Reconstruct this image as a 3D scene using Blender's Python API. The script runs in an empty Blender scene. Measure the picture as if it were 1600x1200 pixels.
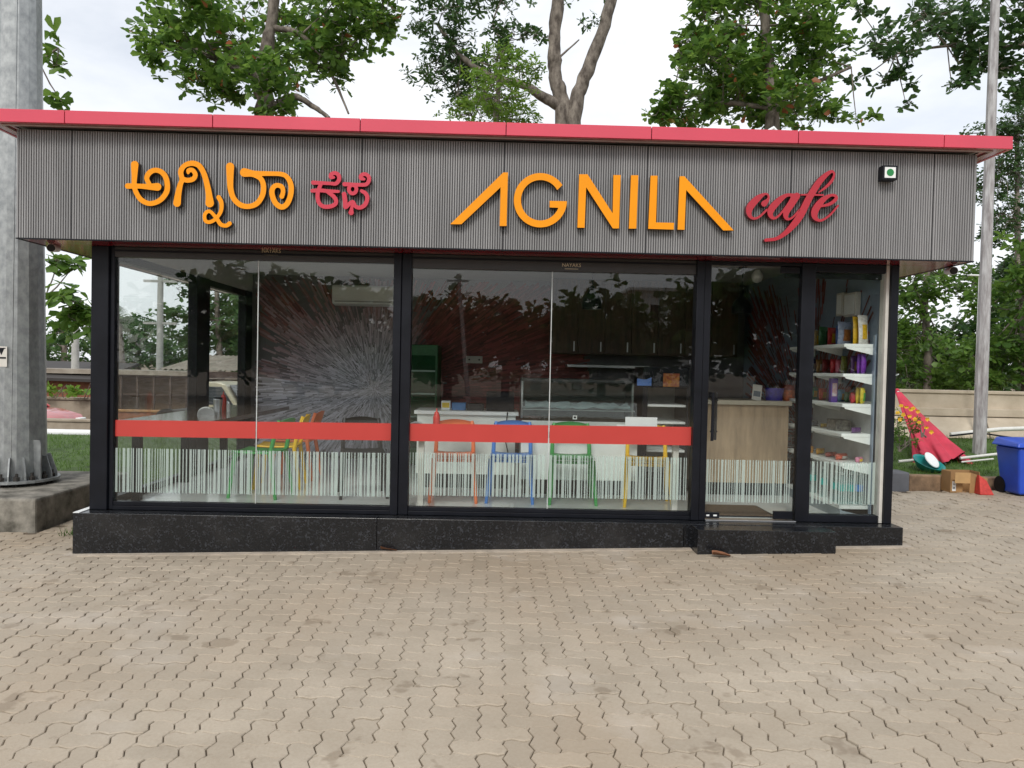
import bpy, math, random
import numpy as np
from mathutils import Vector, Matrix
random.seed(7); rng = np.random.default_rng(7)
SC = bpy.context.scene
COL = SC.collection
R = math.radians

# ------------------------------------------------------------------ camera
F, CAMD, CAMZ = 1190.0, 6.7, 1.59          # focal length in photo pixels (1600 wide), distance to the shop front, eye height
YAW, PITCH, ROLL = R(1.077), R(-1.3035), R(1.2361)
def cam_axes():
    cy, sy = math.cos(YAW), math.sin(YAW)
    f0, r0, u0 = Vector((sy, cy, 0)), Vector((cy, -sy, 0)), Vector((0, 0, 1))
    f = f0*math.cos(PITCH) + u0*math.sin(PITCH); u = u0*math.cos(PITCH) - f0*math.sin(PITCH)
    return r0*math.cos(ROLL) + u*math.sin(ROLL), u*math.cos(ROLL) - r0*math.sin(ROLL), f
RT, UP, FW = cam_axes()
CP = Vector((0, -CAMD, CAMZ))
cam = bpy.data.cameras.new('camera'); cam.sensor_width = 36; cam.lens = F/1600*36
cam.clip_start = .05; cam.clip_end = 2000
camo = bpy.data.objects.new('camera', cam); COL.objects.link(camo)
camo.matrix_world = Matrix(((RT.x, UP.x, -FW.x, CP.x), (RT.y, UP.y, -FW.y, CP.y), (RT.z, UP.z, -FW.z, CP.z), (0, 0, 0, 1)))
SC.camera = camo

# ------------------------------------------------------------------ sky, sun, exposure
SUN_EL, SUN_AZ = R(40), R(194)             # azimuth clockwise from +Y: behind the camera, a little to the left
world = bpy.data.worlds.new('World'); SC.world = world; world.use_nodes = True
wn, wl = world.node_tree.nodes, world.node_tree.links
bg = wn['Background']; bg.inputs['Strength'].default_value = .1
sky = wn.new('ShaderNodeTexSky'); sky.sky_type = 'NISHITA'; sky.sun_disc = False
sky.sun_elevation = SUN_EL; sky.sun_rotation = SUN_AZ; sky.dust_density = 2; sky.ozone_density = 1
tc = wn.new('ShaderNodeTexCoord')
mp = wn.new('ShaderNodeMapping'); mp.inputs['Scale'].default_value = (1, 1, 2.6)
wl.new(tc.outputs['Generated'], mp.inputs['Vector'])
cn = wn.new('ShaderNodeTexNoise'); cn.inputs['Scale'].default_value = 2.1; cn.inputs['Detail'].default_value = 7; cn.inputs['Roughness'].default_value = .55
wl.new(mp.outputs['Vector'], cn.inputs['Vector'])
cr = wn.new('ShaderNodeValToRGB'); cr.color_ramp.elements[0].position = .3; cr.color_ramp.elements[0].color = (.58, .58, .58, 1)
cr.color_ramp.elements[1].position = .56; cr.color_ramp.elements[1].color = (1, 1, 1, 1)
wl.new(cn.outputs['Fac'], cr.inputs['Fac'])
cm = wn.new('ShaderNodeMix'); cm.data_type = 'RGBA'
wl.new(cr.outputs['Color'], cm.inputs[0]); wl.new(sky.outputs['Color'], cm.inputs[6])
cm.inputs[7].default_value = (8.9, 9.1, 9.45, 1)
wl.new(cm.outputs[2], bg.inputs['Color'])
sun = bpy.data.lights.new('sun', 'SUN'); sun.energy = 1.5; sun.angle = R(18); sun.color = (1, .96, .9)
suno = bpy.data.objects.new('sun', sun); COL.objects.link(suno)
sd = Vector((math.sin(SUN_AZ)*math.cos(SUN_EL), math.cos(SUN_AZ)*math.cos(SUN_EL), math.sin(SUN_EL)))
suno.rotation_euler = sd.to_track_quat('Z', 'Y').to_euler(); suno.location = (0, -20, 30)
SC.view_settings.view_transform = 'Standard'; SC.view_settings.look = 'None'
SC.view_settings.exposure = .33; SC.view_settings.gamma = 1
SC.render.engine = 'CYCLES'; SC.cycles.use_denoising = True; SC.cycles.max_bounces = 10
SC.cycles.transparent_max_bounces = 24; SC.cycles.diffuse_bounces = 4; SC.cycles.caustics_reflective = False; SC.cycles.caustics_refractive = False

# ------------------------------------------------------------------ measuring: photo pixel -> point on a plane of the place
def ray(px, py): return (RT*((px-800)/F) - UP*((py-600)/F) + FW)
def at(px, py, Y): d = ray(px, py); return CP + d*((Y+CAMD)/d.y)
def atx(px, py, X): d = ray(px, py); return CP + d*(X/d.x)
def atz(px, py, Z): d = ray(px, py); return CP + d*((Z-CAMZ)/d.z)
SLOPE = .0272
def gz(x): return SLOPE*max(-9, min(9, x))

# ------------------------------------------------------------------ objects
ORG = {}
def tag(o, label=None, cat=None, group=None, kind=None):
    if label: o['label'] = label
    if cat: o['category'] = cat
    if group: o['group'] = group
    if kind: o['kind'] = kind
    return o
def thing(name, label, cat, loc=(0, 0, 0), group=None, rz=0):
    o = bpy.data.objects.new(name, None); COL.objects.link(o); o.location = loc; o.rotation_euler.z = rz
    o.empty_display_size = .1; ORG[o.name] = Vector(loc)
    return tag(o, label, cat, group)
def link(name, me, parent=None, loc=None):
    o = bpy.data.objects.new(name, me); COL.objects.link(o)
    if parent: o.parent = parent; ORG[o.name] = ORG.get(parent.name, Vector())
    if loc is not None: o.location = loc
    return o
def copy_tree(o, parent=None):
    c = o.copy(); COL.objects.link(c); c.parent = parent; ORG[c.name] = ORG.get(o.name, Vector())
    for ch in list(o.children): copy_tree(ch, c)
    return c

class MB:
    """collects faces; build() links them as ONE mesh object"""
    def __init__(s): s.v = []; s.f = []; s.m = []; s.s = []
    def add(s, vs, fs, m=0, sm=False):
        b = len(s.v); s.v += [tuple(v) for v in vs]
        s.f += [[b+i for i in f] for f in fs]; s.m += [m]*len(fs); s.s += [sm]*len(fs); return s
    def box(s, x0, x1, y0, y1, z0, z1, m=0, M=None):
        vs = [Vector((x, y, z)) for z in (z0, z1) for y in (y0, y1) for x in (x0, x1)]
        if M is not None: vs = [M @ v for v in vs]
        return s.add(vs, [[0, 2, 3, 1], [4, 5, 7, 6], [0, 1, 5, 4], [2, 6, 7, 3], [0, 4, 6, 2], [1, 3, 7, 5]], m)
    def hexa(s, q0, q1, m=0):
        """a solid between two quads (same winding)"""
        return s.add(list(q0)+list(q1), [[3, 2, 1, 0], [4, 5, 6, 7]]+[[i, (i+1) % 4, 4+(i+1) % 4, 4+i] for i in range(4)], m)
    def tube(s, pts, rad, n=8, m=0, caps=True, sm=True, flat=None):
        pts = [Vector(p) for p in pts]; k = len(pts)
        rad = list(rad) if hasattr(rad, '__len__') else [rad]*k
        vs = []; prev = None
        for i, p in enumerate(pts):
            t = (pts[min(i+1, k-1)]-pts[max(i-1, 0)]).normalized()
            if prev is None:
                a = Vector((0, 0, 1)) if abs(t.z) < .9 else Vector((1, 0, 0)); u = t.cross(a).normalized()
            else: u = (prev-t*prev.dot(t)).normalized()
            prev = u; w = t.cross(u)
            for j in range(n):
                an = 2*math.pi*(j+.5)/n
                vs.append(p+(u*math.cos(an)*(flat or 1)+w*math.sin(an))*rad[i])
        fs = [[i*n+j, i*n+(j+1) % n, (i+1)*n+(j+1) % n, (i+1)*n+j] for i in range(k-1) for j in range(n)]
        s.add(vs, fs, m, sm)
        if caps: s.add(vs[:n], [list(range(n))[::-1]], m); s.add(vs[-n:], [list(range(n))], m)
        return s
    def lathe(s, prof, c, n=16, m=0, sm=True, axis='Z'):
        vs = []
        for r, h in prof:
            for j in range(n):
                a = 2*math.pi*j/n; x, y = r*math.cos(a), r*math.sin(a)
                vs.append((c[0]+x, c[1]+y, c[2]+h) if axis == 'Z' else (c[0]+x, c[1]-h, c[2]+y))
        k = len(prof)
        fs = [[i*n+j, i*n+(j+1) % n, (i+1)*n+(j+1) % n, (i+1)*n+j] for i in range(k-1) for j in range(n)]
        s.add(vs, fs, m, sm)
        s.add(vs[:n], [list(range(n))[::-1]], m); s.add(vs[-n:], [list(range(n))], m)
        return s
    def prism(s, poly, y0, y1, m=0):
        """polygon in x-z, extruded along y"""
        n = len(poly)
        s.add([(x, y0, z) for x, z in poly]+[(x, y1, z) for x, z in poly],
              [list(range(n)), list(range(n, 2*n))[::-1]]+[[i, n+i, n+(i+1) % n, (i+1) % n] for i in range(n)], m); return s
    def build(s, name, mats, parent=None, bev=0, org=None, seg=2):
        me = bpy.data.meshes.new(name)
        o0 = ORG.get(parent.name, Vector()) if parent else (Vector(org) if org is not None else None)
        if o0 is None:
            a = np.array(s.v); o0 = Vector(((a[:, 0].min()+a[:, 0].max())/2, (a[:, 1].min()+a[:, 1].max())/2, a[:, 2].min()))
        me.from_pydata([(v[0]-o0[0], v[1]-o0[1], v[2]-o0[2]) for v in s.v], [], s.f)
        for mm in (mats if isinstance(mats, (list, tuple)) else [mats]): me.materials.append(mm)
        me.polygons.foreach_set('material_index', s.m); me.polygons.foreach_set('use_smooth', s.s); me.update()
        o = link(name, me, parent, None if parent else o0)
        if not parent: ORG[o.name] = o0
        if bev:
            b = o.modifiers.new('bevel', 'BEVEL'); b.width = bev; b.segments = seg; b.limit_method = 'ANGLE'; b.angle_limit = R(40); b.harden_normals = False
        return o
def box(name, mat, parent, x0, x1, y0, y1, z0, z1, bev=.003): return MB().box(x0, x1, y0, y1, z0, z1).build(name, mat, parent, bev)

# ------------------------------------------------------------------ materials
MATS = {}
def base_mat(name):
    m = bpy.data.materials.new(name); m.use_nodes = True
    nt = m.node_tree; return m, nt, nt.nodes['Principled BSDF'], nt.nodes, nt.links
def M(name, col, rough=.5, metal=0, var=.12, scale=6, bump=0, bscale=60, spec=.5, coat=0, stretch=(1, 1, 1), col2=None, pos=False, rnd=0):
    if name in MATS: return MATS[name]
    m, nt, p, N, L = base_mat(name)
    p.inputs['Roughness'].default_value = rough; p.inputs['Metallic'].default_value = metal
    p.inputs['Specular IOR Level'].default_value = spec; p.inputs['Coat Weight'].default_value = coat; p.inputs['Coat Roughness'].default_value = .08
    if pos: t = N.new('ShaderNodeNewGeometry').outputs['Position']
    else: t = N.new('ShaderNodeTexCoord').outputs['Object']
    mpn = N.new('ShaderNodeMapping'); mpn.inputs['Scale'].default_value = stretch; L.new(t, mpn.inputs['Vector'])
    nz = N.new('ShaderNodeTexNoise'); nz.inputs['Scale'].default_value = scale; nz.inputs['Detail'].default_value = 6; nz.inputs['Roughness'].default_value = .62
    L.new(mpn.outputs['Vector'], nz.inputs['Vector'])
    mx = N.new('ShaderNodeMix'); mx.data_type = 'RGBA'
    a = [max(0, c*(1-var)) for c in col] if col2 is None else col2
    b = [min(1, c*(1+var)) for c in col] if col2 is None else col
    mx.inputs[6].default_value = (*a, 1); mx.inputs[7].default_value = (*b, 1)
    rp = N.new('ShaderNodeMapRange'); rp.inputs['From Min'].default_value = .34; rp.inputs['From Max'].default_value = .66
    L.new(nz.outputs['Fac'], rp.inputs['Value']); L.new(rp.outputs['Result'], mx.inputs[0])
    outc = mx.outputs[2]
    if rnd:
        outc = add_rnd(N, L, outc, rnd)
    L.new(outc, p.inputs['Base Color'])
    rr = N.new('ShaderNodeMapRange'); rr.inputs['To Min'].default_value = max(.02, rough*.82); rr.inputs['To Max'].default_value = min(1, rough*1.2)
    L.new(nz.outputs['Fac'], rr.inputs['Value']); L.new(rr.outputs['Result'], p.inputs['Roughness'])
    if bump:
        n2 = N.new('ShaderNodeTexNoise'); n2.inputs['Scale'].default_value = bscale; n2.inputs['Detail'].default_value = 5
        L.new(mpn.outputs['Vector'], n2.inputs['Vector'])
        bp = N.new('ShaderNodeBump'); bp.inputs['Strength'].default_value = bump; bp.inputs['Distance'].default_value = .01
        L.new(n2.outputs['Fac'], bp.inputs['Height']); L.new(bp.outputs['Normal'], p.inputs['Normal'])
    MATS[name] = m; return m
def rnd_value(N, L):
    a = N.new('ShaderNodeAttribute'); a.attribute_name = 'rnd'
    b = N.new('ShaderNodeAttribute'); b.attribute_type = 'OBJECT'; b.attribute_name = 'rnd'
    s = N.new('ShaderNodeMath'); s.operation = 'ADD'; L.new(a.outputs['Fac'], s.inputs[0]); L.new(b.outputs['Fac'], s.inputs[1]); return s.outputs[0]
def add_rnd(N, L, c, amt):
    v = rnd_value(N, L); r = N.new('ShaderNodeMapRange'); r.inputs['To Min'].default_value = 1-amt; r.inputs['To Max'].default_value = 1+amt
    L.new(v, r.inputs['Value']); h = N.new('ShaderNodeHueSaturation'); L.new(r.outputs['Result'], h.inputs['Value']); L.new(c, h.inputs['Color']); return h.outputs['Color']
def glass_mat(name, tint=(.97, .987, .98), rough=0.0, haze=0):
    m, nt, p, N, L = base_mat(name); N.remove(p)
    out = N['Material Output']
    tr = N.new('ShaderNodeBsdfTransparent'); tr.inputs['Color'].default_value = (*tint, 1)
    gl = N.new('ShaderNodeBsdfGlossy'); gl.inputs['Roughness'].default_value = rough
    g = N.new('ShaderNodeNewGeometry'); io = N.new('ShaderNodeMapRange'); io.inputs['To Min'].default_value = 1.52; io.inputs['To Max'].default_value = 1/1.52
    L.new(g.outputs['Backfacing'], io.inputs['Value'])
    fr = N.new('ShaderNodeFresnel'); L.new(io.outputs['Result'], fr.inputs['IOR'])
    mx = N.new('ShaderNodeMixShader'); L.new(fr.outputs['Fac'], mx.inputs['Fac']); L.new(tr.outputs[0], mx.inputs[1]); L.new(gl.outputs[0], mx.inputs[2])
    last = mx.outputs[0]
    if haze:
        df = N.new('ShaderNodeBsdfDiffuse'); df.inputs['Color'].default_value = (.68, .77, .73, 1)
        m2 = N.new('ShaderNodeMixShader'); m2.inputs['Fac'].default_value = haze; L.new(last, m2.inputs[1]); L.new(df.outputs[0], m2.inputs[2]); last = m2.outputs[0]
    L.new(last, out.inputs['Surface']); MATS[name] = m; return m
def leaf_mat(name, col, col2, trans=.35, rough=.42, old=None):
    m, nt, p, N, L = base_mat(name); out = N['Material Output']
    v = rnd_value(N, L); rp = N.new('ShaderNodeValToRGB'); rp.color_ramp.elements[0].color = (*col, 1); rp.color_ramp.elements[1].color = (*col2, 1)
    if old:
        rp.color_ramp.elements[1].position = .93
        for ps, c in ((.98, col2), (.984, old)):
            e = rp.color_ramp.elements.new(ps); e.color = (*c, 1)
    L.new(v, rp.inputs['Fac']); L.new(rp.outputs['Color'], p.inputs['Base Color'])
    p.inputs['Roughness'].default_value = rough; p.inputs['Specular IOR Level'].default_value = .45
    t = N.new('ShaderNodeBsdfTranslucent'); h = N.new('ShaderNodeHueSaturation'); h.inputs['Value'].default_value = 1.5; h.inputs['Hue'].default_value = .485
    L.new(rp.outputs['Color'], h.inputs['Color']); L.new(h.outputs['Color'], t.inputs['Color'])
    mx = N.new('ShaderNodeMixShader'); mx.inputs['Fac'].default_value = trans
    L.new(p.outputs[0], mx.inputs[1]); L.new(t.outputs[0], mx.inputs[2]); L.new(mx.outputs[0], out.inputs['Surface']); MATS[name] = m; return m

BLACK = M('black_powder_coat', (.007, .008, .012), .4, var=.25, scale=4, spec=.22)
GRANITE = None
def granite():
    m, nt, p, N, L = base_mat('black_granite')
    t = N.new('ShaderNodeNewGeometry')
    vo = N.new('ShaderNodeTexVoronoi'); vo.inputs['Scale'].default_value = 85; L.new(t.outputs['Position'], vo.inputs['Vector'])
    nz = N.new('ShaderNodeTexNoise'); nz.inputs['Scale'].default_value = 30; nz.inputs['Detail'].default_value = 6; L.new(t.outputs['Position'], nz.inputs['Vector'])
    ml = N.new('ShaderNodeMath'); ml.operation = 'MULTIPLY'; L.new(nz.outputs['Fac'], ml.inputs[0])
    sp = N.new('ShaderNodeSeparateColor'); L.new(vo.outputs['Color'], sp.inputs['Color']); L.new(sp.outputs['Red'], ml.inputs[1])
    rp = N.new('ShaderNodeValToRGB'); e = rp.color_ramp.elements; e[0].position = .34; e[0].color = (.006, .007, .009, 1); e[1].position = .66; e[1].color = (.042, .046, .055, 1)
    L.new(ml.outputs[0], rp.inputs['Fac'])
    # dust wiped over the lower courses
    n2 = N.new('ShaderNodeTexNoise'); n2.inputs['Scale'].default_value = 3; n2.inputs['Detail'].default_value = 7; L.new(t.outputs['Position'], n2.inputs['Vector'])
    r2 = N.new('ShaderNodeMapRange'); r2.inputs['From Min'].default_value = .5; r2.inputs['From Max'].default_value = .75; r2.inputs['To Max'].default_value = .09; L.new(n2.outputs['Fac'], r2.inputs['Value'])
    mx = N.new('ShaderNodeMix'); mx.data_type = 'RGBA'; L.new(r2.outputs['Result'], mx.inputs[0]); L.new(rp.outputs['Color'], mx.inputs[6]); mx.inputs[7].default_value = (.16, .15, .14, 1)
    L.new(mx.outputs[2], p.inputs['Base Color']); p.inputs['Roughness'].default_value = .16
    r3 = N.new('ShaderNodeMapRange'); r3.inputs['To Min'].default_value = .08; r3.inputs['To Max'].default_value = .38; L.new(n2.outputs['Fac'], r3.inputs['Value']); L.new(r3.outputs['Result'], p.inputs['Roughness'])
    return m
GRANITE = granite()
RIB = M('grey_fluted_cladding', (.262, .26, .262), .4, var=.17, scale=1.6, stretch=(5, 1, .35), bump=.03)
RIBG = M('cladding_groove', (.045, .045, .048), .6)
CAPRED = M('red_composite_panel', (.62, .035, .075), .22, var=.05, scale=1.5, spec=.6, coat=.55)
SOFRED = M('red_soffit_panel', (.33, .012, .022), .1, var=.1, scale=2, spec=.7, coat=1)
LIP = M('pale_aluminium_lip', (.55, .47, .45), .4, metal=.3)
WHITE = M('white_laminate', (.8, .82, .81), .35, var=.04)
OFFW = M('off_white_paint', (.62, .6, .55), .6, var=.08)
STEEL = M('brushed_steel', (.55, .56, .57), .3, metal=.9)
GLASS = glass_mat('shop_glass')
CLEAR = glass_mat('clear_case_glass', (.9, .95, .94), .02)
DARKW = M('dark_walnut_top', (.12, .08, .058), .14, var=.35, scale=5, stretch=(1, 8, 1), spec=.8, coat=.5)
REDVIN = M('red_vinyl', (.5, .052, .044), .3, var=.03, scale=3, spec=.5)
FROST = glass_mat('frosted_vinyl', (.82, .9, .87), .4, .36)
CEIL = M('grey_ceiling', (.46, .45, .43), .7, var=.06)
TILE = M('glossy_floor_tile', (.84, .86, .84), .12, var=.06, scale=2, spec=.6, pos=True)
GREYW = M('dark_grey_wall', (.15, .14, .15), .65, var=.25, scale=2.5)
NAVY = M('slate_blue_panel', (.22, .28, .36), .45, var=.08)
WOODL = M('beige_wood_laminate', (.36, .26, .17), .45, var=.2, scale=3, stretch=(5, 5, .8))
WOODD = M('brown_wood_laminate', (.075, .042, .022), .4, var=.35, scale=4, stretch=(5, 5, .7))

exec_parts = []
# ================================================================== GROUND
GROUNDM = M('packed_brown_earth', (.2, .15, .1), .9, var=.35, scale=1.5, bump=.3, bscale=18, pos=True)
JOINT = M('dark_joint_sand', (.3, .24, .17), .95, scale=3.2, pos=True, bump=.3, col2=(.05, .038, .027))
def paver_mat():
    m, nt, p, N, L = base_mat('tan_concrete_paver')
    g = N.new('ShaderNodeNewGeometry')
    def noise(s, d=6, r=.6):
        n = N.new('ShaderNodeTexNoise'); n.inputs['Scale'].default_value = s; n.inputs['Detail'].default_value = d; n.inputs['Roughness'].default_value = r
        L.new(g.outputs['Position'], n.inputs['Vector']); return n.outputs['Fac']
    def mr(v, a, b, c, d):
        r = N.new('ShaderNodeMapRange'); r.inputs['From Min'].default_value = a; r.inputs['From Max'].default_value = b; r.inputs['To Min'].default_value = c; r.inputs['To Max'].default_value = d
        L.new(v, r.inputs['Value']); return r.outputs['Result']
    def mix(f, a, b):
        x = N.new('ShaderNodeMix'); x.data_type = 'RGBA'
        for i, v in ((0, f), (6, a), (7, b)):
            if isinstance(v, tuple): x.inputs[i].default_value = (*v, 1)
            else: L.new(v, x.inputs[i])
        return x.outputs[2]
    c = mix(mr(noise(2.2), .35, .65, 0, 1), (.37, .317, .246), (.445, .388, .308))
    c = mix(mr(noise(70, 3), .35, .7, 0, .3), c, (.27, .215, .155))                      # sandy grain
    c = mix(mr(noise(.55, 5), .45, .7, 0, .6), c, (.3, .225, .15))                      # brown dirt washed over areas
    c = mix(mr(noise(2.9, 4, .6), .625, .665, 0, .5), c, (.19, .145, .1))              # damp spots
    c = mix(mr(noise(1.3, 6), .56, .76, 0, .55), c, (.52, .475, .415))
    c = mix(mr(noise(9, 5, .7), .6, .74, 0, .4), c, (.2, .155, .11))                      # scuffs                        # pale cement film
    c = add_rnd(N, L, c, .065)
    L.new(c, p.inputs['Base Color']); p.inputs['Roughness'].default_value = .72; p.inputs['Specular IOR Level'].default_value = .35
    b = N.new('ShaderNodeBump'); b.inputs['Strength'].default_value = .25; b.inputs['Distance'].default_value = .004; L.new(noise(140, 4), b.inputs['Height']); L.new(b.outputs['Normal'], p.inputs['Normal'])
    return m
PAVER = paver_mat()
# one sheet of earth to the horizon, falling to the left like the yard
xs = [-400, -120, -40, -20, -9, 0, 9, 20, 40, 120, 400]; ys = [-400, -100, -30, -8, 0, 4, 10, 30, 100, 400]
mb = MB(); mb.add([(x, y, gz(x)-.05) for y in ys for x in xs], [[j*len(xs)+i, j*len(xs)+i+1, (j+1)*len(xs)+i+1, (j+1)*len(xs)+i] for j in range(len(ys)-1) for i in range(len(xs)-1)])
tag(mb.build('ground', GROUNDM, org=(0, 0, 0)), kind='structure')

U = .1125                                                    # half a paver
X0, X1, Y0, Y1 = -8.6, 9.0, -6.2, 2.75
pav = bpy.data.objects.new('pavement', bpy.data.meshes.new('pavement')); COL.objects.link(pav)
bedv = [(x, y, gz(x)-.012) for y in (-16, Y1) for x in (-9, 0, 9)]
pav.data.from_pydata(bedv, [], [[0, 1, 4, 3], [1, 2, 5, 4]]); pav.data.materials.append(JOINT); pav['kind'] = 'structure'; ORG[pav.name] = Vector()
def edge_pts(a, b):
    """zigzag joint between two lattice corners, the same for both neighbours"""
    (ax, ay), (bx, by) = a, b; hor = ay == by; lo, hi = (a, b) if (ax+ay) < (bx+by) else (b, a)
    am = .0105; out = []
    for t, s in ((0, 0), (.27, 1), (.73, -1)):
        x = lo[0]+(hi[0]-lo[0])*t; y = lo[1]+(hi[1]-lo[1])*t
        out.append((x, y+am*s) if hor else (x+am*s, y))
    if lo != a: out = [b_ for b_ in out[1:]][::-1]; out = [a]+out
    return out
def outline(cells):
    (i0, j0), (i1, j1) = cells
    w, h = (2, 1) if j0 == j1 else (1, 2)
    cs = [(k*U, 0) for k in range(w)]+[(w*U, k*U) for k in range(h)]+[((w-k)*U, h*U) for k in range(w)]+[(0, (h-k)*U) for k in range(h)]
    pts = []
    for k in range(len(cs)): pts += edge_pts(cs[k], cs[(k+1) % len(cs)])
    c = np.array(pts); cen = np.array([w*U/2, h*U/2])
    def inset(d):
        n = len(c); out = []
        for k in range(n):
            t = c[(k+1) % n]-c[k-1]; nn = np.array([-t[1], t[0]]); nn /= np.hypot(*nn)+1e-9; out.append(c[k]+nn*d)
        return np.array(out)
    return inset(.0026)-cen, inset(.006)-cen, inset(.0026)-cen, (w, h)
def paver_geo(hor):
    a, t, bb, (w, h) = outline([(0, 0), (1, 0)] if hor else [(0, 0), (0, 1)]); n = len(a)
    V = np.vstack([np.c_[t, np.full(n, .0)], np.c_[a, np.full(n, -.0045)], np.c_[bb, np.full(n, -.02)]])
    Fc = [list(range(n))]+[[k, n+k, n+(k+1) % n, (k+1) % n][::-1] for k in range(n)][:] 
    Fc = [list(range(n))]+[[n+k, n+(k+1) % n, (k+1) % n, k] for k in range(n)]+[[2*n+k, 2*n+(k+1) % n, n+(k+1) % n, n+k] for k in range(n)]
    return V, Fc, w, h
PG = {True: paver_geo(True), False: paver_geo(False)}
PM = {}
for hor in (True, False):
    me = bpy.data.meshes.new('paver'); me.from_pydata([tuple(v) for v in PG[hor][0]], [], PG[hor][1]); me.materials.append(PAVER); me.update(); PM[hor] = me
slots = []
for j in range(int((Y1-Y0)/U)):
    for i in range(int((X1-X0)/U)):
        k = (i-j) % 4
        if k == 0: hor = True
        elif k == 3: hor = False
        else: continue
        w, h = (2, 1) if hor else (1, 2)
        cx, cy = X0+(i+w/2)*U, Y0+(j+h/2)*U
        if cy+h*U/2 > Y1: continue
        if -3.66 < cx < 3.6 and cy > -.17: continue
        if cx < -4.42 and cy > .72: continue
        if 1.75 < cx < 2.83 and cy > -.24: continue
        slots.append((cx, cy, hor))
def in_view(cx, cy):
    d = Vector((cx, cy, gz(cx)))-CP; z = d.dot(FW)
    if z < .3: return False
    return -40 < 800+F*d.dot(RT)/z < 1640 and 600-F*d.dot(UP)/z < 1240
vis = sorted([s for s in slots if in_view(s[0], s[1])], key=lambda s: (Vector((s[0], s[1], 0))-CP).length)[:300]
visset = set((s[0], s[1]) for s in vis)
def pose(cx, cy):
    return gz(cx)+random.gauss(0, .002), random.gauss(0, .01), random.gauss(0, .009)-SLOPE, random.gauss(0, .013)
V, Fa, RN = [], [], []; nb = 0
for cx, cy, hor in slots:
    z, rx, ry, rz = pose(cx, cy)
    if (cx, cy) in visset:
        o = link('paver', PM[hor], pav, (cx, cy, z)); o.rotation_euler = (rx, ry, rz); o['rnd'] = random.random()
    else:
        P, fc, w, h = PG[hor]; c, s = math.cos(rz), math.sin(rz)
        x = P[:, 0]*c-P[:, 1]*s; y = P[:, 0]*s+P[:, 1]*c
        V.append(np.c_[x+cx, y+cy, P[:, 2]+z-ry*x+rx*y]); Fa += [[nb+q for q in f] for f in fc]; RN += [random.random()]*len(fc); nb += len(P)
me = bpy.data.meshes.new('paver_field'); me.from_pydata(np.vstack(V).tolist(), [], Fa); me.materials.append(PAVER)
at_ = me.attributes.new('rnd', 'FLOAT', 'FACE'); at_.data.foreach_set('value', RN)
tag(link('paver_field', me, pav), kind='stuff')
me = bpy.data.meshes.new('far_paving'); me.from_pydata([(x, y, gz(x)-.003) for y in (-16, Y0) for x in (-9, 0, 9)], [], [[0, 1, 4, 3], [1, 2, 5, 4]]); me.materials.append(PAVER)
tag(link('far_paving', me, pav), kind='stuff')
CEMENT = M('pale_cement', (.42, .36, .29), .85, var=.2, scale=5, pos=True, bump=.2)
mb = MB()
for a, b in ((-3.66, 1.70), (2.88, 3.62)):
    mb.box(a, b, -.225, -.1, -.3, .008, M=Matrix(((1, 0, 0, 0), (0, 1, 0, 0), (SLOPE, 0, 1, 0), (0, 0, 0, 1))))
mb.build('mortar_strip', CEMENT, pav)

# ================================================================== THE CAFE BUILDING
FL, ZF, ZT = .26, 2.566, 3.46              # floor level, underside and top of the fascia
cafe = thing('cafe_building', 'single-storey cafe kiosk with grey fluted fascia, red roof edge and black glazed front', 'building', (0, 0, FL))
# plinth slabs
for a, b in ((-3.605, -1.016), (-1.012, 1.64), (1.644, 3.56)):
    box('granite_slab', GRANITE, cafe, a, b, -.155, -.02, -.35, FL, .003)
box('granite_slab', GRANITE, cafe, -3.605, -3.57, -.018, 4.1, -.35, FL-.012, .004)
box('granite_slab', GRANITE, cafe, 3.53, 3.56, -.018, 4.1, -.35, FL, .004)
box('plinth_core', GRANITE, cafe, -3.568, 3.528, -.018, 4.1, -.35, FL-.004, 0)
box('white_ledge', WHITE, cafe, -3.605, -3.552, -.153, 4.1, FL+.001, FL+.006, 0)
st = box('entrance_step', GRANITE, cafe, 1.706, 2.877, -.37, -.157, -.2, FL-.004, .003)
box('floor', TILE, cafe, -3.47, 3.45, .1, 4.0, FL-.002, FL+.004, 0)
box('threshold', STEEL, cafe, 1.87, 2.68, .0, .098, FL-.002, FL+.008, .002)
# posts: (x0, x1, y0, y1)
def post(a, b, y0, y1, z0=FL, z1=ZF-.003): return box('post', BLACK, cafe, a, b, y0, y1, z0, z1, .006)
post(-3.549, -3.40, 0, .15); post(-3.398, -3.361, .03, .12); 
post(-.93, -.862, .0, .13); post(-.859, -.773, .012, .125)
post(1.738, 1.806, 0, .13); post(1.809, 1.869, .012, .125); post(2.678, 2.804, .02, .1)
post(3.468, 3.537, 0, .13)
box('wall_edge_trim', OFFW, cafe, 3.437, 3.466, .03, .14, FL, ZF-.003, .003)
post(-3.549, -3.44, 2.07, 2.45); post(-3.549, -3.44, 3.74, 4.0)
BAYS = [(-3.361, -.93, 2.475, -2.124), (-.773, 1.738, 2.44, .464)]
HDR = M('dark_bronze_header', (.03, .027, .025), .4, var=.2)
for a, b, zt, xj in BAYS:
    box('bottom_rail', BLACK, cafe, a, b, .028, .11, FL, FL+.034, .002); box('bottom_rail', BLACK, cafe, a, b, .04, .1, FL+.036, .33, .002)
    box('header', HDR, cafe, a, b, .03, .12, zt, ZF-.004, .003); box('header_track', BLACK, cafe, a, b, .022, .029, ZF-.045, ZF-.03, 0)
box('bottom_rail', BLACK, cafe, 2.804, 3.43, .03, .11, FL, .325, .003); box('header', BLACK, cafe, 2.56, 3.43, .105, .13, 2.44, ZF-.004, .002)
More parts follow.
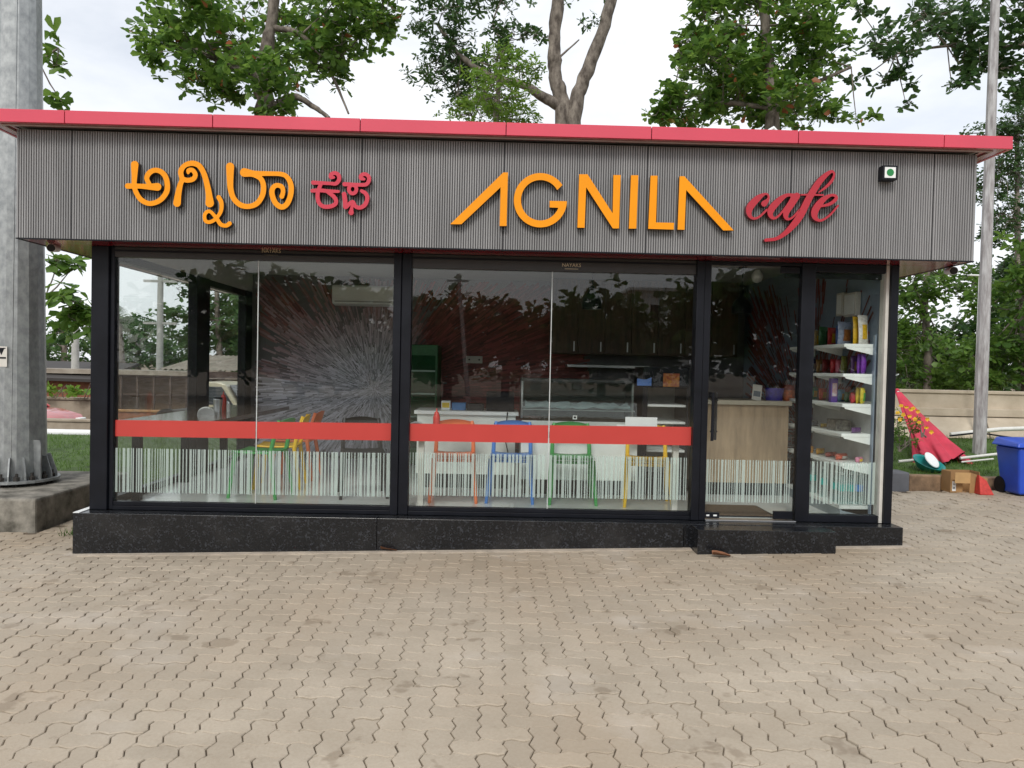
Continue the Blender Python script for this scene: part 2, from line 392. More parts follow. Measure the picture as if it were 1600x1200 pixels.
box('header', BLACK, cafe, 1.869, 2.678, .03, .1, 2.535, ZF-.004, .002); box('header', BLACK, cafe, 2.804, 3.43, .03, .1, 2.49, ZF-.004, .002)
box('side_rail', BLACK, cafe, -3.53, -3.45, .15, 2.07, FL, .33, .002); box('side_rail', BLACK, cafe, -3.53, -3.45, 2.45, 3.74, FL, .33, .002)
box('side_header', BLACK, cafe, -3.53, -3.45, .15, 2.07, 2.47, ZF-.004, .002); box('side_header', BLACK, cafe, -3.53, -3.45, 2.45, 3.74, 2.47, ZF-.004, .002)
# glass, red band, frosted barcode stripes
def stripes(pane, a, b, z0, z1, y, seed, axis='x'):
    r = random.Random(seed); mb = MB(); x = a+.006
    while x < b-.03:
        w = r.choice((.007, .008, .009, .009, .011, .014, .02, .024)); 
        if r.random() < .06: w = .03
        mb.box(x, x+w, y-.0008, y-.0002, z0, z1); x += w+r.choice((.008, .01, .013, .016, .02))
    mb.build('frosted_stripes', FROST, pane)
def band(pane, a, b, y, za0, za1, zb0, zb1):
    mb = MB(); mb.hexa([(a, y-.0012, za0), (b, y-.0012, zb0), (b, y-.0012, zb1), (a, y-.0012, za1)], [(a, y-.0004, za0), (b, y-.0004, zb0), (b, y-.0004, zb1), (a, y-.0004, za1)]); mb.build('red_band', REDVIN, pane)
GY = .06
for bi, (a, b, zt, xj) in enumerate(BAYS):
    for k, (p, q) in enumerate(((a, xj-.004), (xj+.004, b))):
        pane = box('glass_pane', GLASS, cafe, p, q, GY, GY+.012, .33, zt, 0)
        za = (.902+.019*((p+3.36)/5.05), 1.046+.04*((p+3.36)/5.05)); zb = (.902+.019*((q+3.36)/5.05), 1.046+.04*((q+3.36)/5.05))
        band(pane, p+.002, q-.002, GY, za[0], za[1], zb[0], zb[1])
        stripes(pane, p, q, .41+.02*bi, .80+.01*bi, GY, 10*bi+k)
    mj = MB().box(xj-.0035, xj+.0035, GY+.001, GY+.011, .33, zt); mj.build('silicone_joint', M('clear_silicone', (.55, .58, .57), .3), cafe)
pane = box('glass_pane', GLASS, cafe, 2.804, 3.43, GY, GY+.012, .325, 2.49, 0); stripes(pane, 2.804, 3.43, .42, .80, GY, 33)
for y0, y1 in ((.15, 2.07), (2.45, 3.74)):
    pane = box('side_glass_pane', GLASS, cafe, -3.5, -3.488, y0, y1, .33, 2.47, 0)
# door
DX0, DX1, DZ0, DZ1 = 1.876, 2.672, .275, 2.53
door = box('door', GLASS, cafe, DX0, DX1, GY-.002, GY+.01, DZ0, DZ1, 0)
stripes(door, DX0, DX1, .42, .80, GY-.002, 44)
box('patch_fitting', BLACK, door, DX0+.002, DX0+.13, GY-.014, GY+.022, DZ0, DZ0+.05, .003)
box('patch_fitting', BLACK, door, DX1-.175, DX1-.002, GY-.014, GY+.022, DZ0, DZ0+.07, .003)
box('patch_fitting', BLACK, door, DX1-.175, DX1-.002, GY-.014, GY+.022, DZ1-.055, DZ1, .003)
mb = MB()
for x in (DX0+.035, DX0+.09):
    yy = GY-.05 if x < DX0+.05 else GY+.05
    mb.tube([(x, yy, .97), (x, yy, 1.4)], .0135, 10); 
    for z in (1.05, 1.33): mb.tube([(x, yy, z), (x, GY+.004, z)], .008, 8)
mb.build('handle', BLACK, door)
mb = MB()
for k, x in enumerate((DX0+.012, DX0+.075)): MB().box(x, x+(.027, .032)[k], GY-.0155, GY-.0142, DZ0+.018, DZ0+.032).build('fitting_mark', WHITE, door)

# fascia: fluted panels
def fluted(name, xa, xb, parent, y, z0, z1, pitch=.0203, side=None):
    mb = MB(); n = max(2, round((xb-xa-.008)/pitch)); pt = (xb-xa-.008)/n; d = .010
    prof = []
    for k in range(n):
        x = xa+.004+k*pt
        prof += [(x, 0), (x+pt*.10, d), (x+pt*.62, d), (x+pt*.72, 0)]
    prof.append((xb-.004, 0)); mi = [1 if k % 4 == 3 else 0 for k in range(len(prof)-1)]
    def P(u, v, z): return (u, y-v, z) if side is None else (side[0]+side[1]*v, u, z)
    vs = [P(u, v, z) for z in (z0, z1) for u, v in prof]; n2 = len(prof)
    for k in range(n2-1):
        mb.f.append([k, k+1, n2+k+1, n2+k] if (side is None or side[1] > 0) else [k, n2+k, n2+k+1, k+1]); mb.m.append(mi[k]); mb.s.append(False)
    mb.v += vs
    return mb.build(name, [RIB, RIBG], parent)
SEAM = [-4.01, -3.555, -2.36, -1.165, .02, 1.22, 2.435, 3.648, 4.01]
FY = -.30
for a, b in zip(SEAM[:-1], SEAM[1:]): fluted('fascia_panel', a, b, cafe, FY+.01, ZF+.004, ZT)
ys_ = [-.3, .9, 2.1, 3.3, 4.45]
for a, b in zip(ys_[:-1], ys_[1:]):
    fluted('side_fascia_panel', a, b, cafe, 0, ZF+.004, ZT, side=(4.0, 1)); fluted('side_fascia_panel', a, b, cafe, 0, ZF+.004, ZT, side=(-4.0, -1))
mb = MB().box(-3.995, 3.995, FY+.012, FY+.05, ZF+.006, ZT).box(-3.995, -3.95, FY+.052, 4.4, ZF+.006, ZT).box(3.95, 3.995, FY+.052, 4.4, ZF+.006, ZT).box(-3.995, 3.995, 4.402, 4.45, ZF+.006, ZT)
mb.build('fascia_frame', M('fascia_backing', (.02, .02, .024), .6), cafe)
mb = MB().box(-4.012, 4.012, FY-.001, FY+.02, ZF-.006, ZF+.003).box(-4.012, -3.99, FY+.022, 4.45, ZF-.006, ZF+.003).box(3.99, 4.012, FY+.022, 4.45, ZF-.006, ZF+.003)
mb.build('fascia_edge_trim', BLACK, cafe)
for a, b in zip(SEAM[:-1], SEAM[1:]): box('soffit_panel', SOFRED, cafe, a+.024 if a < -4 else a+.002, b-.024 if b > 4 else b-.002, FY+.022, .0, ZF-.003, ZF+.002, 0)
for a, b in zip(ys_[:-1], ys_[1:]):
    a = max(a, .003)
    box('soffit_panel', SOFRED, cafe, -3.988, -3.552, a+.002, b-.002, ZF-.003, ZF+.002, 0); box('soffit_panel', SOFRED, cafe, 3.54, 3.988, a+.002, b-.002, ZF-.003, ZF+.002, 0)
# red roof edge
CS = [-4.21, -3.535, -2.35, -1.16, .025, 1.215, 2.425, 3.635, 4.21]; CY = -.45
for a, b in zip(CS[:-1], CS[1:]): box('roof_edge_panel', CAPRED, cafe, a+.003, b-.003, CY, CY+.03, 3.474, 3.578, .003)
for sx in (-1, 1):
    for a, b in zip([CY+.033]+ys_[1:-1], ys_[1:-1]+[4.6]):
        x0, x1 = sorted((sx*4.21, sx*4.18)); box('roof_edge_panel', CAPRED, cafe, x0, x1, a+.003, b-.003, 3.474, 3.578, .003)
MB().box(-4.178, 4.178, CY+.0305, CY+.034, 3.476, 3.572).build('roof_edge_backing', BLACK, cafe)
mb = MB().box(-4.175, 4.175, CY+.0345, FY-.012, 3.478, 3.484).box(-4.175, -4.022, FY-.01, 4.6, 3.478, 3.484).box(4.022, 4.175, FY-.01, 4.6, 3.478, 3.484)
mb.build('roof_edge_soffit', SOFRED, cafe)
mb = MB().box(-4.09, 4.09, -.382, -.366, 3.466, 3.476).box(-4.09, -4.074, -.364, 4.5, 3.466, 3.476).box(4.074, 4.09, -.364, 4.5, 3.466, 3.476)
mb.build('roof_edge_lip', LIP, cafe)
box('roof_deck', M('grey_roof_sheet', (.3, .3, .3), .6), cafe, -4.17, 4.17, CY+.035, 4.6, 3.488, 3.54, 0)
# inner walls, ceiling
CZ_ = 2.8
box('ceiling', CEIL, cafe, -3.54, 3.6, .13, 4.15, CZ_, CZ_+.03, 0)
box('bulkhead', CEIL, cafe, -3.54, 3.6, .122, .16, ZF-.02, CZ_-.002, 0); box('bulkhead', CEIL, cafe, -3.545, -3.44, .162, 3.998, ZF-.02, CZ_-.002, 0)
bw = box('back_wall', GREYW, cafe, -3.549, 3.6, 4.002, 4.14, FL, CZ_-.002, 0)
rw = box('right_wall', NAVY, cafe, 3.468, 3.536, .142, 4.0, FL, CZ_-.002, 0)
# printed wall paper: bursting bundles of rods
def mural(parent, cen, n, rmax, plane, seed, dark=0, bounds=None, split=None):
    r = np.random.default_rng(seed); vs, fs, cl = [], [], []
    k = 0
    for i in range(n):
        th = r.uniform(0, 2*math.pi); rad = rmax*r.uniform(0, 1)**.9
        bundle = .5+.5*math.sin(th*5+1.3)*math.cos(th*3+.5)
        ln = (.035+.12*rad)*r.uniform(.6, 1.5); w = (.0045+.005*rad)*r.uniform(.8, 1.3)
        if rad > 1.1 and bundle < .4 and r.random() < .8: continue
        cx, cz = cen[0]+rad*math.cos(th)*1.15, cen[1]+rad*math.sin(th)*.9
        if bounds and not (bounds[0] < cx < bounds[1] and bounds[2] < cz < bounds[3]): continue
        ux, uz = math.cos(th+r.normal(0, .02)), math.sin(th)*.85
        up = math.sin(th) > .12
        warm = min(1, max(0, (rad-.5)*1.0 if up else (rad-1.5)*.5))*r.uniform(.6, 1)
        far = 1 if split is None else min(1, max(0, (split-cx)/.35+.5))
        c = (np.array([.72, .7, .8])*(1-warm)+np.array([.3, .09, .08])*warm)*r.uniform(.6, 1.1)*(1-dark)
        c = c*far+np.array([.3, .065, .06])*r.uniform(.4, 1.1)*(1-far)
        if r.random() < .3: c = c*.55
        q = [(cx-ux*ln/2-uz*w, cz-uz*ln/2+ux*w), (cx+ux*ln/2-uz*w, cz+uz*ln/2+ux*w), (cx+ux*ln/2+uz*w, cz+uz*ln/2-ux*w), (cx-ux*ln/2+uz*w, cz-uz*ln/2-ux*w)]
        d = .001+.0025*i/n
        if bounds and any(not (bounds[0] < a < bounds[1] and bounds[2] < b < bounds[3]) for a, b in q): continue
        vs += [plane(a, b, d) for a, b in q]; fs.append([k, k+3, k+2, k+1]); cl.append(c); k += 4
    me = bpy.data.meshes.new('mural_print'); o0 = ORG[parent.name]
    me.from_pydata([(v[0]-o0.x, v[1]-o0.y, v[2]-o0.z) for v in vs], [], fs)
    a = me.color_attributes.new('print', 'FLOAT_COLOR', 'CORNER')
    a.data.foreach_set('color', np.repeat(np.c_[np.array(cl), np.ones(len(cl))], 4, axis=0).ravel())
    m = MATS.get('printed_wallpaper')
    if not m:
        m, nt, p, N, L = base_mat('printed_wallpaper'); t = N.new('ShaderNodeAttribute'); t.attribute_name = 'print'; L.new(t.outputs['Color'], p.inputs['Base Color']); p.inputs['Roughness'].default_value = .5; MATS['printed_wallpaper'] = m
    me.materials.append(m); tag(link('mural_print', me, parent), kind='stuff')
c1 = at(585, 610, 4.0)
mural(bw, (c1.x, c1.z), 26000, 3.0, lambda a, b, d: (a, 4.0-d, b), 5, 0, (-3.4, 1.3, FL+.01, CZ_-.02), -1.15)
mural(rw, (1.6, .9), 4000, 2.6, lambda a, b, d: (3.466-d, a, b), 6, .35, (.3, 3.9, FL+.01, CZ_-.02), -9)
# ================================================================== SIGNS
def catmull(pts, n=10):
    P = np.array(pts, float); P = np.vstack([2*P[0]-P[1], P, 2*P[-1]-P[-2]]); out = []
    for i in range(1, len(P)-2):
        a, b, c, d = P[i-1], P[i], P[i+1], P[i+2]
        for t in np.linspace(0, 1, n, endpoint=False):
            out.append(.5*(2*b+(c-a)*t+(2*a-5*b+4*c-d)*t*t+(3*b-a-3*c+d)*t**3))
    out.append(P[-2]); return np.array(out)
def contours(strokes, h=.0035):
    """union outline of brush strokes (x, z, half width) by marching squares"""
    S = [catmull(s) for s in strokes]
    al = np.vstack(S); lo = (al[:, :2]-al[:, 2:3]).min(0)-3*h; hi = (al[:, :2]+al[:, 2:3]).max(0)+3*h
    nx, nz = (np.ceil((hi-lo)/h)).astype(int)+1
    gx, gz_ = np.meshgrid(lo[0]+np.arange(nx)*h, lo[1]+np.arange(nz)*h, indexing='ij'); f = np.full((nx, nz), 9.)
    for s in S:
        for a, b in zip(s[:-1], s[1:]):
            d = b-a; L2 = d[0]**2+d[1]**2+1e-12
            t = np.clip(((gx-a[0])*d[0]+(gz_-a[1])*d[1])/L2, 0, 1)
            f = np.minimum(f, np.hypot(gx-a[0]-t*d[0], gz_-a[1]-t*d[1])-(a[2]+t*d[2]))
    ins = f < 0; nxt = {}
    def cut(p, q):
        a, b = f[p], f[q]; t = a/(a-b); return (lo[0]+(p[0]+t*(q[0]-p[0]))*h, lo[1]+(p[1]+t*(q[1]-p[1]))*h)
    code = ins[:-1, :-1]*1+ins[1:, :-1]*2+ins[1:, 1:]*4+ins[:-1, 1:]*8
    TB = {1: [(3, 0)], 2: [(0, 1)], 3: [(3, 1)], 4: [(1, 2)], 5: [(3, 2), (1, 0)], 6: [(0, 2)], 7: [(3, 2)], 8: [(2, 3)], 9: [(2, 0)], 10: [(0, 3), (2, 1)], 11: [(2, 1)], 12: [(1, 3)], 13: [(1, 0)], 14: [(0, 3)]}
    pos = {}
    for i, j in np.argwhere((code > 0) & (code < 15)):
        cs = [(i, j), (i+1, j), (i+1, j+1), (i, j+1)]
        for a, b in TB[int(code[i, j])]:
            ks = []
            for e in (a, b):
                p, q = sorted((tuple(map(int, cs[e])), tuple(map(int, cs[(e+1) % 4])))); k = (p, q)
                if k not in pos: pos[k] = cut(p, q)
                ks.append(k)
            nxt[ks[0]] = ks[1]
    loops = []
    while nxt:
        s = next(iter(nxt)); lp = [s]; k = nxt.pop(s)
        while k != s and k in nxt: lp.append(k); k = nxt.pop(k)
        if len(lp) > 8: loops.append([pos[q] for q in lp][::2])
    return loops
def letter(name, loops, parent, yc, ext, mats):
    cu = bpy.data.curves.new(name, 'CURVE'); cu.dimensions = '2D'; cu.fill_mode = 'BOTH'; cu.extrude = ext
    for lp in loops:
        sp = cu.splines.new('POLY'); sp.points.add(len(lp)-1); sp.use_cyclic_u = True
        sp.points.foreach_set('co', np.c_[np.array(lp), np.zeros(len(lp)), np.ones(len(lp))].ravel())
    tmp = bpy.data.objects.new('tmp', cu); COL.objects.link(tmp); dg = bpy.context.evaluated_depsgraph_get()
    me = bpy.data.meshes.new_from_object(tmp.evaluated_get(dg)); bpy.data.objects.remove(tmp); bpy.data.curves.remove(cu)
    n = len(me.vertices); co = np.empty(n*3); me.vertices.foreach_get('co', co); co = co.reshape(-1, 3); o0 = ORG[parent.name]
    me.vertices.foreach_set('co', np.c_[co[:, 0]-o0.x, yc-co[:, 2]-o0.y, co[:, 1]-o0.z].ravel())
    me.materials.clear()
    for m in mats: me.materials.append(m)
    me.update()
    mi = [0 if p.normal.y < -.9 else 1 for p in me.polygons]; me.polygons.foreach_set('material_index', mi); me.polygons.foreach_set('use_smooth', [False]*len(mi)); me.name = name
    return link(name, me, parent)
LYF = FY-.012-.05                                            # front face of the raised letters
def conv(ox, oy, sc, strokes):
    out = []
    for s in strokes:
        q = []
        for x, y, w in s:
            p = at(ox+x/sc, oy+y/sc, LYF); q.append((p.x, p.z, w/sc*(LYF+CAMD)/F))
        out.append(q)
    return out
ORANGE = M('orange_acrylic_face', (.86, .305, .003), .4, var=.05, scale=2, spec=.22)
ORSIDE = M('dark_brown_return', (.035, .018, .01), .4)
CRIM = M('crimson_acrylic_face', (.42, .008, .022), .15, var=.05, scale=3, spec=.45, coat=.25)
CRSIDE = M('dark_crimson_return', (.12, .006, .012), .3)
def sign(name, label, glyphs, mats, px, py):
    p = at(px, py, FY-.012); t = thing(name, label, 'sign', p)
    for g in glyphs: letter('letter', g, t, LYF+.025, .025, mats)
    return t
K1 = [
 [[(162, 92, 31), (160, 180, 24), (158, 270, 20), (180, 335, 20), (220, 388, 21), (290, 416, 20), (370, 390, 21), (425, 325, 22), (434, 258, 22), (418, 192, 22), (380, 150, 21), (330, 138, 20), (284, 160, 22), (262, 205, 20), (282, 250, 18)],
  [(104, 270, 23), (200, 271, 20), (290, 276, 25), (352, 277, 32)]],
 [[(515, 412, 31), (525, 335, 26), (541, 262, 22), (556, 215, 20), (546, 150, 22), (578, 100, 20), (640, 80, 22), (700, 102, 22), (742, 175, 22), (770, 280, 24), (783, 360, 28), (787, 412, 35)],
  [(556, 208, 20), (600, 222, 20), (648, 212, 20), (668, 176, 19), (645, 138, 18), (612, 140, 18), (608, 160, 12)]],
 [[(862, 364, 19), (884, 410, 18), (880, 480, 16), (840, 540, 15), (790, 570, 15), (752, 560, 15), (745, 512, 15), (770, 482, 15), (802, 490, 14), (850, 548, 16), (880, 590, 17), (925, 600, 16), (953, 582, 18)]],
 [[(957, 108, 33), (957, 200, 28), (961, 290, 24), (985, 370, 22), (1040, 425, 22), (1110, 440, 21), (1180, 415, 22), (1225, 350, 22), (1236, 280, 22), (1222, 222, 21), (1186, 190, 20), (1130, 165, 26), (1076, 157, 36)],
  [(1076, 157, 36), (1160, 166, 24), (1280, 166, 19), (1390, 172, 19), (1440, 205, 20), (1465, 270, 22), (1460, 350, 22), (1430, 420, 22), (1385, 445, 22), (1335, 410, 22), (1307, 340, 22), (1312, 290, 21), (1345, 264, 19), (1388, 277, 19), (1399, 318, 18), (1388, 356, 20)]]]
sign('raised_letter_sign', 'orange raised Kannada word on the grey fascia, left of the small red word', [contours(conv(180, 240, 5.3333, g)) for g in K1], [ORANGE, ORSIDE], 328, 300)
K2 = [
 [[(335, 517, 38), (450, 522, 32), (640, 532, 30), (738, 535, 33), (795, 470, 36), (790, 388, 36), (728, 346, 34), (660, 368, 36), (652, 418, 36), (705, 425, 22)],
  [(318, 662, 34), (450, 656, 34), (600, 668, 32), (785, 676, 26)],
  [(465, 560, 34), (430, 650, 34), (412, 760, 36), (440, 880, 36), (520, 943, 36), (640, 943, 36), (728, 900, 36), (742, 830, 36), (690, 755, 36), (600, 695, 28)]],
 [[(895, 545, 38), (1000, 548, 32), (1130, 555, 32), (1270, 552, 33), (1326, 490, 35), (1326, 412, 35), (1262, 366, 33), (1196, 388, 36), (1190, 438, 35), (1245, 455, 24)],
  [(1040+68*math.cos(a), 635+76*math.sin(a), 33) for a in np.linspace(0, 2*math.pi, 13)],
  [(888, 722, 40), (905, 850, 40), (912, 955, 36), (1000, 880, 34), (1050, 862, 30), (1090, 940, 34), (1170, 965, 34), (1258, 912, 38), (1302, 800, 36), (1272, 712, 36), (1200, 667, 30)],
  [(1030, 930, 24), (1020, 1000, 32), (1012, 1052, 46)]]]
sign('raised_letter_sign', 'small red raised Kannada word on the fascia beside the orange one', [contours(conv(460, 240, 11.43, g), .0022) for g in K2], [M('rose_acrylic_face', (.55, .03, .06), .3, var=.05), CRSIDE], 533, 298)
CAFE = [
 [[(392, 605, 42), (446, 548, 20), (450, 490, 14), (400, 472, 16), (300, 535, 42), (205, 640, 50), (180, 725, 38), (205, 790, 22), (262, 812, 17), (335, 780, 15), (430, 690, 15)]],
 [[(760, 482, 20), (690, 495, 26), (600, 560, 42), (500, 670, 48), (476, 750, 36), (520, 808, 20), (590, 778, 14), (690, 660, 14), (765, 540, 14), (770, 490, 16)],
  [(760, 482, 18), (850, 484, 18), (890, 482, 12)],
  [(845, 500, 46), (770, 610, 48), (700, 725, 42), (695, 795, 28), (735, 822, 16), (800, 785, 13), (880, 690, 10)]],
 [[(415, 1112, 22), (560, 1092, 24), (680, 1020, 32), (800, 900, 44), (900, 760, 50), (1000, 560, 48), (1065, 445, 46), (1160, 300, 42), (1265, 195, 30), (1335, 158, 18), (1365, 200, 15), (1330, 290, 20), (1245, 380, 18), (1150, 448, 9)],
  [(900, 482, 11), (1060, 482, 12), (1210, 487, 13)]],
 [[(1165, 645, 13), (1300, 612, 22), (1388, 545, 24), (1382, 498, 20), (1310, 492, 20), (1200, 560, 40), (1110, 680, 50), (1090, 770, 42), (1130, 828, 22), (1200, 834, 16), (1310, 760, 14), (1420, 632, 12)]]]
sign('raised_letter_sign', 'glossy crimson script word cafe on the grey fascia', [contours(conv(1150, 250, 8.8889, g), .0025) for g in CAFE], [CRIM, CRSIDE], 1237, 325)
def poly(pts): return [[(lambda p: (p.x, p.z))(at(680+x/3.2, 220+y/3.2, LYF)) for x, y in pts]]
th = lambda a: (math.cos(R(a)), math.sin(R(a)))
gout = [(526+133*th(a)[0], 297-136*th(a)[1]) for a in np.linspace(34, 358, 60)]
gin = [(526+97*th(a)[0], 297-101*th(a)[1]) for a in np.linspace(338, 30, 56)]
A1 = [(75, 417), (340, 158), (364, 158), (357, 426), (322, 426), (327, 232), (131, 417)]
N1 = [(720, 167), (762, 167), (887, 362), (891, 171), (928, 171), (919, 438), (888, 438), (755, 232), (747, 435), (711, 434)]
I1 = [(979, 172), (1016, 172), (1006, 439), (968, 439)]
L1 = [(1077, 174), (1112, 174), (1104, 408), (1195, 410), (1193, 444), (1065, 440)]
A2 = [(1222, 177), (1246, 177), (1493, 448), (1440, 448), (1255, 246), (1247, 445), (1212, 444)]
sign('raised_letter_sign', 'large orange capital letters AGNILA raised on the grey fascia', [poly(A1), poly(gout+[(572, 300), (572, 333), (617, 335)]+gin), poly(N1), poly(I1), poly(L1), poly(A2)], [ORANGE, ORSIDE], 925, 315)
# green dot light box
p = at(1388, 271, FY-.06); vb = thing('light_box', 'small black box sign with green dot on white, on the fascia', 'sign', (p.x, FY-.012, p.z))
MB().box(p.x-.062, p.x+.062, FY-.09, FY-.013, p.z-.06, p.z+.06).build('case', BLACK, vb, .004)
MB().box(p.x-.046, p.x+.046, FY-.0925, FY-.0905, p.z-.044, p.z+.044).build('face', WHITE, vb)
MB().lathe([(.03, 0), (.03, .002)], (p.x, FY-.0925, p.z), 24, axis='Y').build('dot', M('green_print', (.01, .2, .05), .4), vb)
# maker's stickers
def text_mesh(name, s, size, mat, parent, x, y, z, ext=.0005):
    cu = bpy.data.curves.new('t', 'FONT'); cu.body = s; cu.size = size; cu.extrude = ext; cu.align_x = 'CENTER'; cu.align_y = 'CENTER'; cu.resolution_u = 3
    tmp = bpy.data.objects.new('tmp', cu); COL.objects.link(tmp); dg = bpy.context.evaluated_depsgraph_get()
    me = bpy.data.meshes.new_from_object(tmp.evaluated_get(dg)); bpy.data.objects.remove(tmp); bpy.data.curves.remove(cu)
    n = len(me.vertices); co = np.empty(n*3); me.vertices.foreach_get('co', co); co = co.reshape(-1, 3); o0 = ORG[parent.name]
    me.vertices.foreach_set('co', np.c_[co[:, 0]+x-o0.x, y-co[:, 2]-o0.y, co[:, 1]+z-o0.z].ravel()); me.materials.clear(); me.materials.append(mat); me.name = name
    return link(name, me, parent)
STK = M('dark_sticker', (.02, .016, .012), .3); STKP = M('gold_print', (.55, .45, .28), .5)
for px, py, lab in ((424, 394, 'small dark gold-lettered sticker on the header of the left window bay'), (893, 416, 'small dark gold-lettered sticker on the header of the middle window bay')):
    p = at(px, py, .028); t = thing('sticker', lab, 'sticker', (p.x, .028, p.z), 'maker stickers on the headers')
    MB().box(p.x-.088, p.x+.088, .0272, .0296, p.z-.035, p.z+.035).build('backing', STK, t)
    text_mesh('lettering', 'NAYAKS', .044, STKP, t, p.x, .0268, p.z+.008)
    MB().box(p.x-.06, p.x+.06, .0264, .0271, p.z-.026, p.z-.022).build('underline', STKP, t)

# cameras under the soffit
def bullet_cam(px, py, sx, label):
    p = at(px, py, .02); t = thing('security_camera', label, 'camera', (p.x, p.y, ZF-.003), 'bullet cameras under the soffit')
    W = M('white_plastic', (.7, .71, .7), .35, var=.05)
    MB().lathe([(.04, -.012), (.04, 0)], (p.x, p.y+.05, ZF-.004), 16).build('mount', W, t)
    MB().tube([(p.x, p.y+.05, ZF-.012), (p.x, p.y+.05, p.z)], .014, 10).build('arm', W, t)
    d = Vector((-.25*sx, -1, -.12)).normalized(); a = Vector((p.x, p.y+.11, p.z)); 
    MB().tube([a, a+d*.17], [.033, .036], 16).build('body', W, t)
    MB().tube([a+d*.168, a+d*.176], [.034, .031], 16).build('lens', M('camera_lens_black', (.01, .01, .012), .1), t)
bullet_cam(78, 385, -1, 'white bullet security camera under the left end of the soffit')
bullet_cam(1492, 421, 1, 'white bullet security camera under the right end of the soffit')

# ================================================================== INSIDE THE CAFE
PL = {}
for n_, c in (('orange', (.85, .2, .07)), ('blue', (.06, .22, .62)), ('green', (.05, .34, .08)), ('yellow', (.85, .52, .02)), ('black', (.012, .012, .014))):
    PL[n_] = M(n_+'_chair_plastic', c, .35, var=.06)
def make_chair(col):
    t = thing('chair', '', 'chair', (0, 0, 0)); m = PL[col]; H, W, Dp = .45, .19, .2
    for sx in (-1, 1):
        MB().tube([(sx*(W+.035), -Dp-.02, 0), (sx*W, -Dp+.03, H-.02)], [.016, .023], 8).build('leg', m, t)
        MB().tube([(sx*(W+.03), Dp+.05, 0), (sx*W, Dp-.02, H-.02), (sx*(W-.005), Dp+.02, .62), (sx*(W-.02), Dp+.06, .76)], [.016, .023, .02, .018], 8).build('leg', m, t)
    mb = MB(); n = 8; top, bot = [], []
    for j in range(n+1):
        for i in range(n+1):
            u, v = i/n*2-1, j/n*2-1; k = 1-.06*abs(v)**4
            top.append((u*(W+.02)*k, v*(Dp+.01), H+.012*(u*u)-.012*(1-v*v)))
            bot.append((u*(W+.015)*k, v*(Dp+.005), H-.018))
    q = lambda i, j: j*(n+1)+i; nn = (n+1)**2
    fs = [[q(i, j), q(i+1, j), q(i+1, j+1), q(i, j+1)] for j in range(n) for i in range(n)]
    rim = [q(i, 0) for i in range(n)]+[q(n, j) for j in range(n)]+[q(n-i, n) for i in range(n)]+[q(0, n-j) for j in range(n)]
    mb.add(top+bot, fs+[[nn+x for x in f[::-1]] for f in fs]+[[a, nn+a, nn+b, b] for a, b in zip(rim, rim[1:]+rim[:1])], 0, True); mb.build('seat', m, t)
    pr = [(-W-.0, .0), (W+.0, .0)]
    mb = MB(); mb.tube([(-W+.0, -Dp+.03, H-.04), (W, -Dp+.03, H-.04)], .016, 8); mb.build('apron', m, t)
    mb = MB(); bk = []
    for s in (0, 1):
        for i in range(13):
            u = i/12*2-1
            for z, y in ((.64, Dp+.025), (.70, Dp+.045), (.775-.03*u*u, Dp+.062)): bk.append((u*(W+.004), y+.035*(1-u*u)+s*.016, z))
    f = []
    for i in range(12):
        for k in range(2):
            a = i*3+k; f += [[a, a+3, a+4, a+1][::-1], [39+a, 39+a+1, 39+a+4, 39+a+3][::-1]]
        f += [[i*3, 39+i*3, 39+i*3+3, i*3+3], [i*3+2, i*3+5, 39+i*3+5, 39+i*3+2]]
    f += [[0, 1, 40, 39], [1, 2, 41, 40], [36, 75, 76, 37], [37, 76, 77, 38]]
    mb.add(bk, f, 0, True); mb.build('backrest', m, t); return t
def put_chair(col, x, y, rz, label):
    t = make_chair(col); t.location = (x, y, FL+.004); t.rotation_euler.z = rz; tag(t, label, 'chair', 'slim plastic cafe chairs')
put_chair('orange', at(708, 790, .82).x, .82, .03, 'orange plastic chair behind the middle window, leftmost of its row')
put_chair('blue', at(797, 790, .84).x, .84, -.06, 'blue plastic chair in the row behind the middle window')
put_chair('green', at(892, 790, .82).x, .82, -.02, 'green plastic chair standing between the blue and yellow chairs')
put_chair('yellow', at(1010, 790, .74).x, .74, -.12, 'yellow plastic chair behind the middle window, rightmost of its row')
put_chair('green', -2.33, .86, math.pi*.5-.12+math.pi, 'green plastic chair at the dark side counter, nearest the left window')
put_chair('yellow', -2.3, 1.42, -math.pi*.5+.1, 'yellow plastic chair at the dark side counter behind the green one')
put_chair('orange', -2.3, 2.05, -math.pi*.5, 'orange plastic chair at the far end of the dark side counter')
put_chair('black', at(566, 780, .95).x, .95, .25, 'black chair behind the left window beside the mullion')
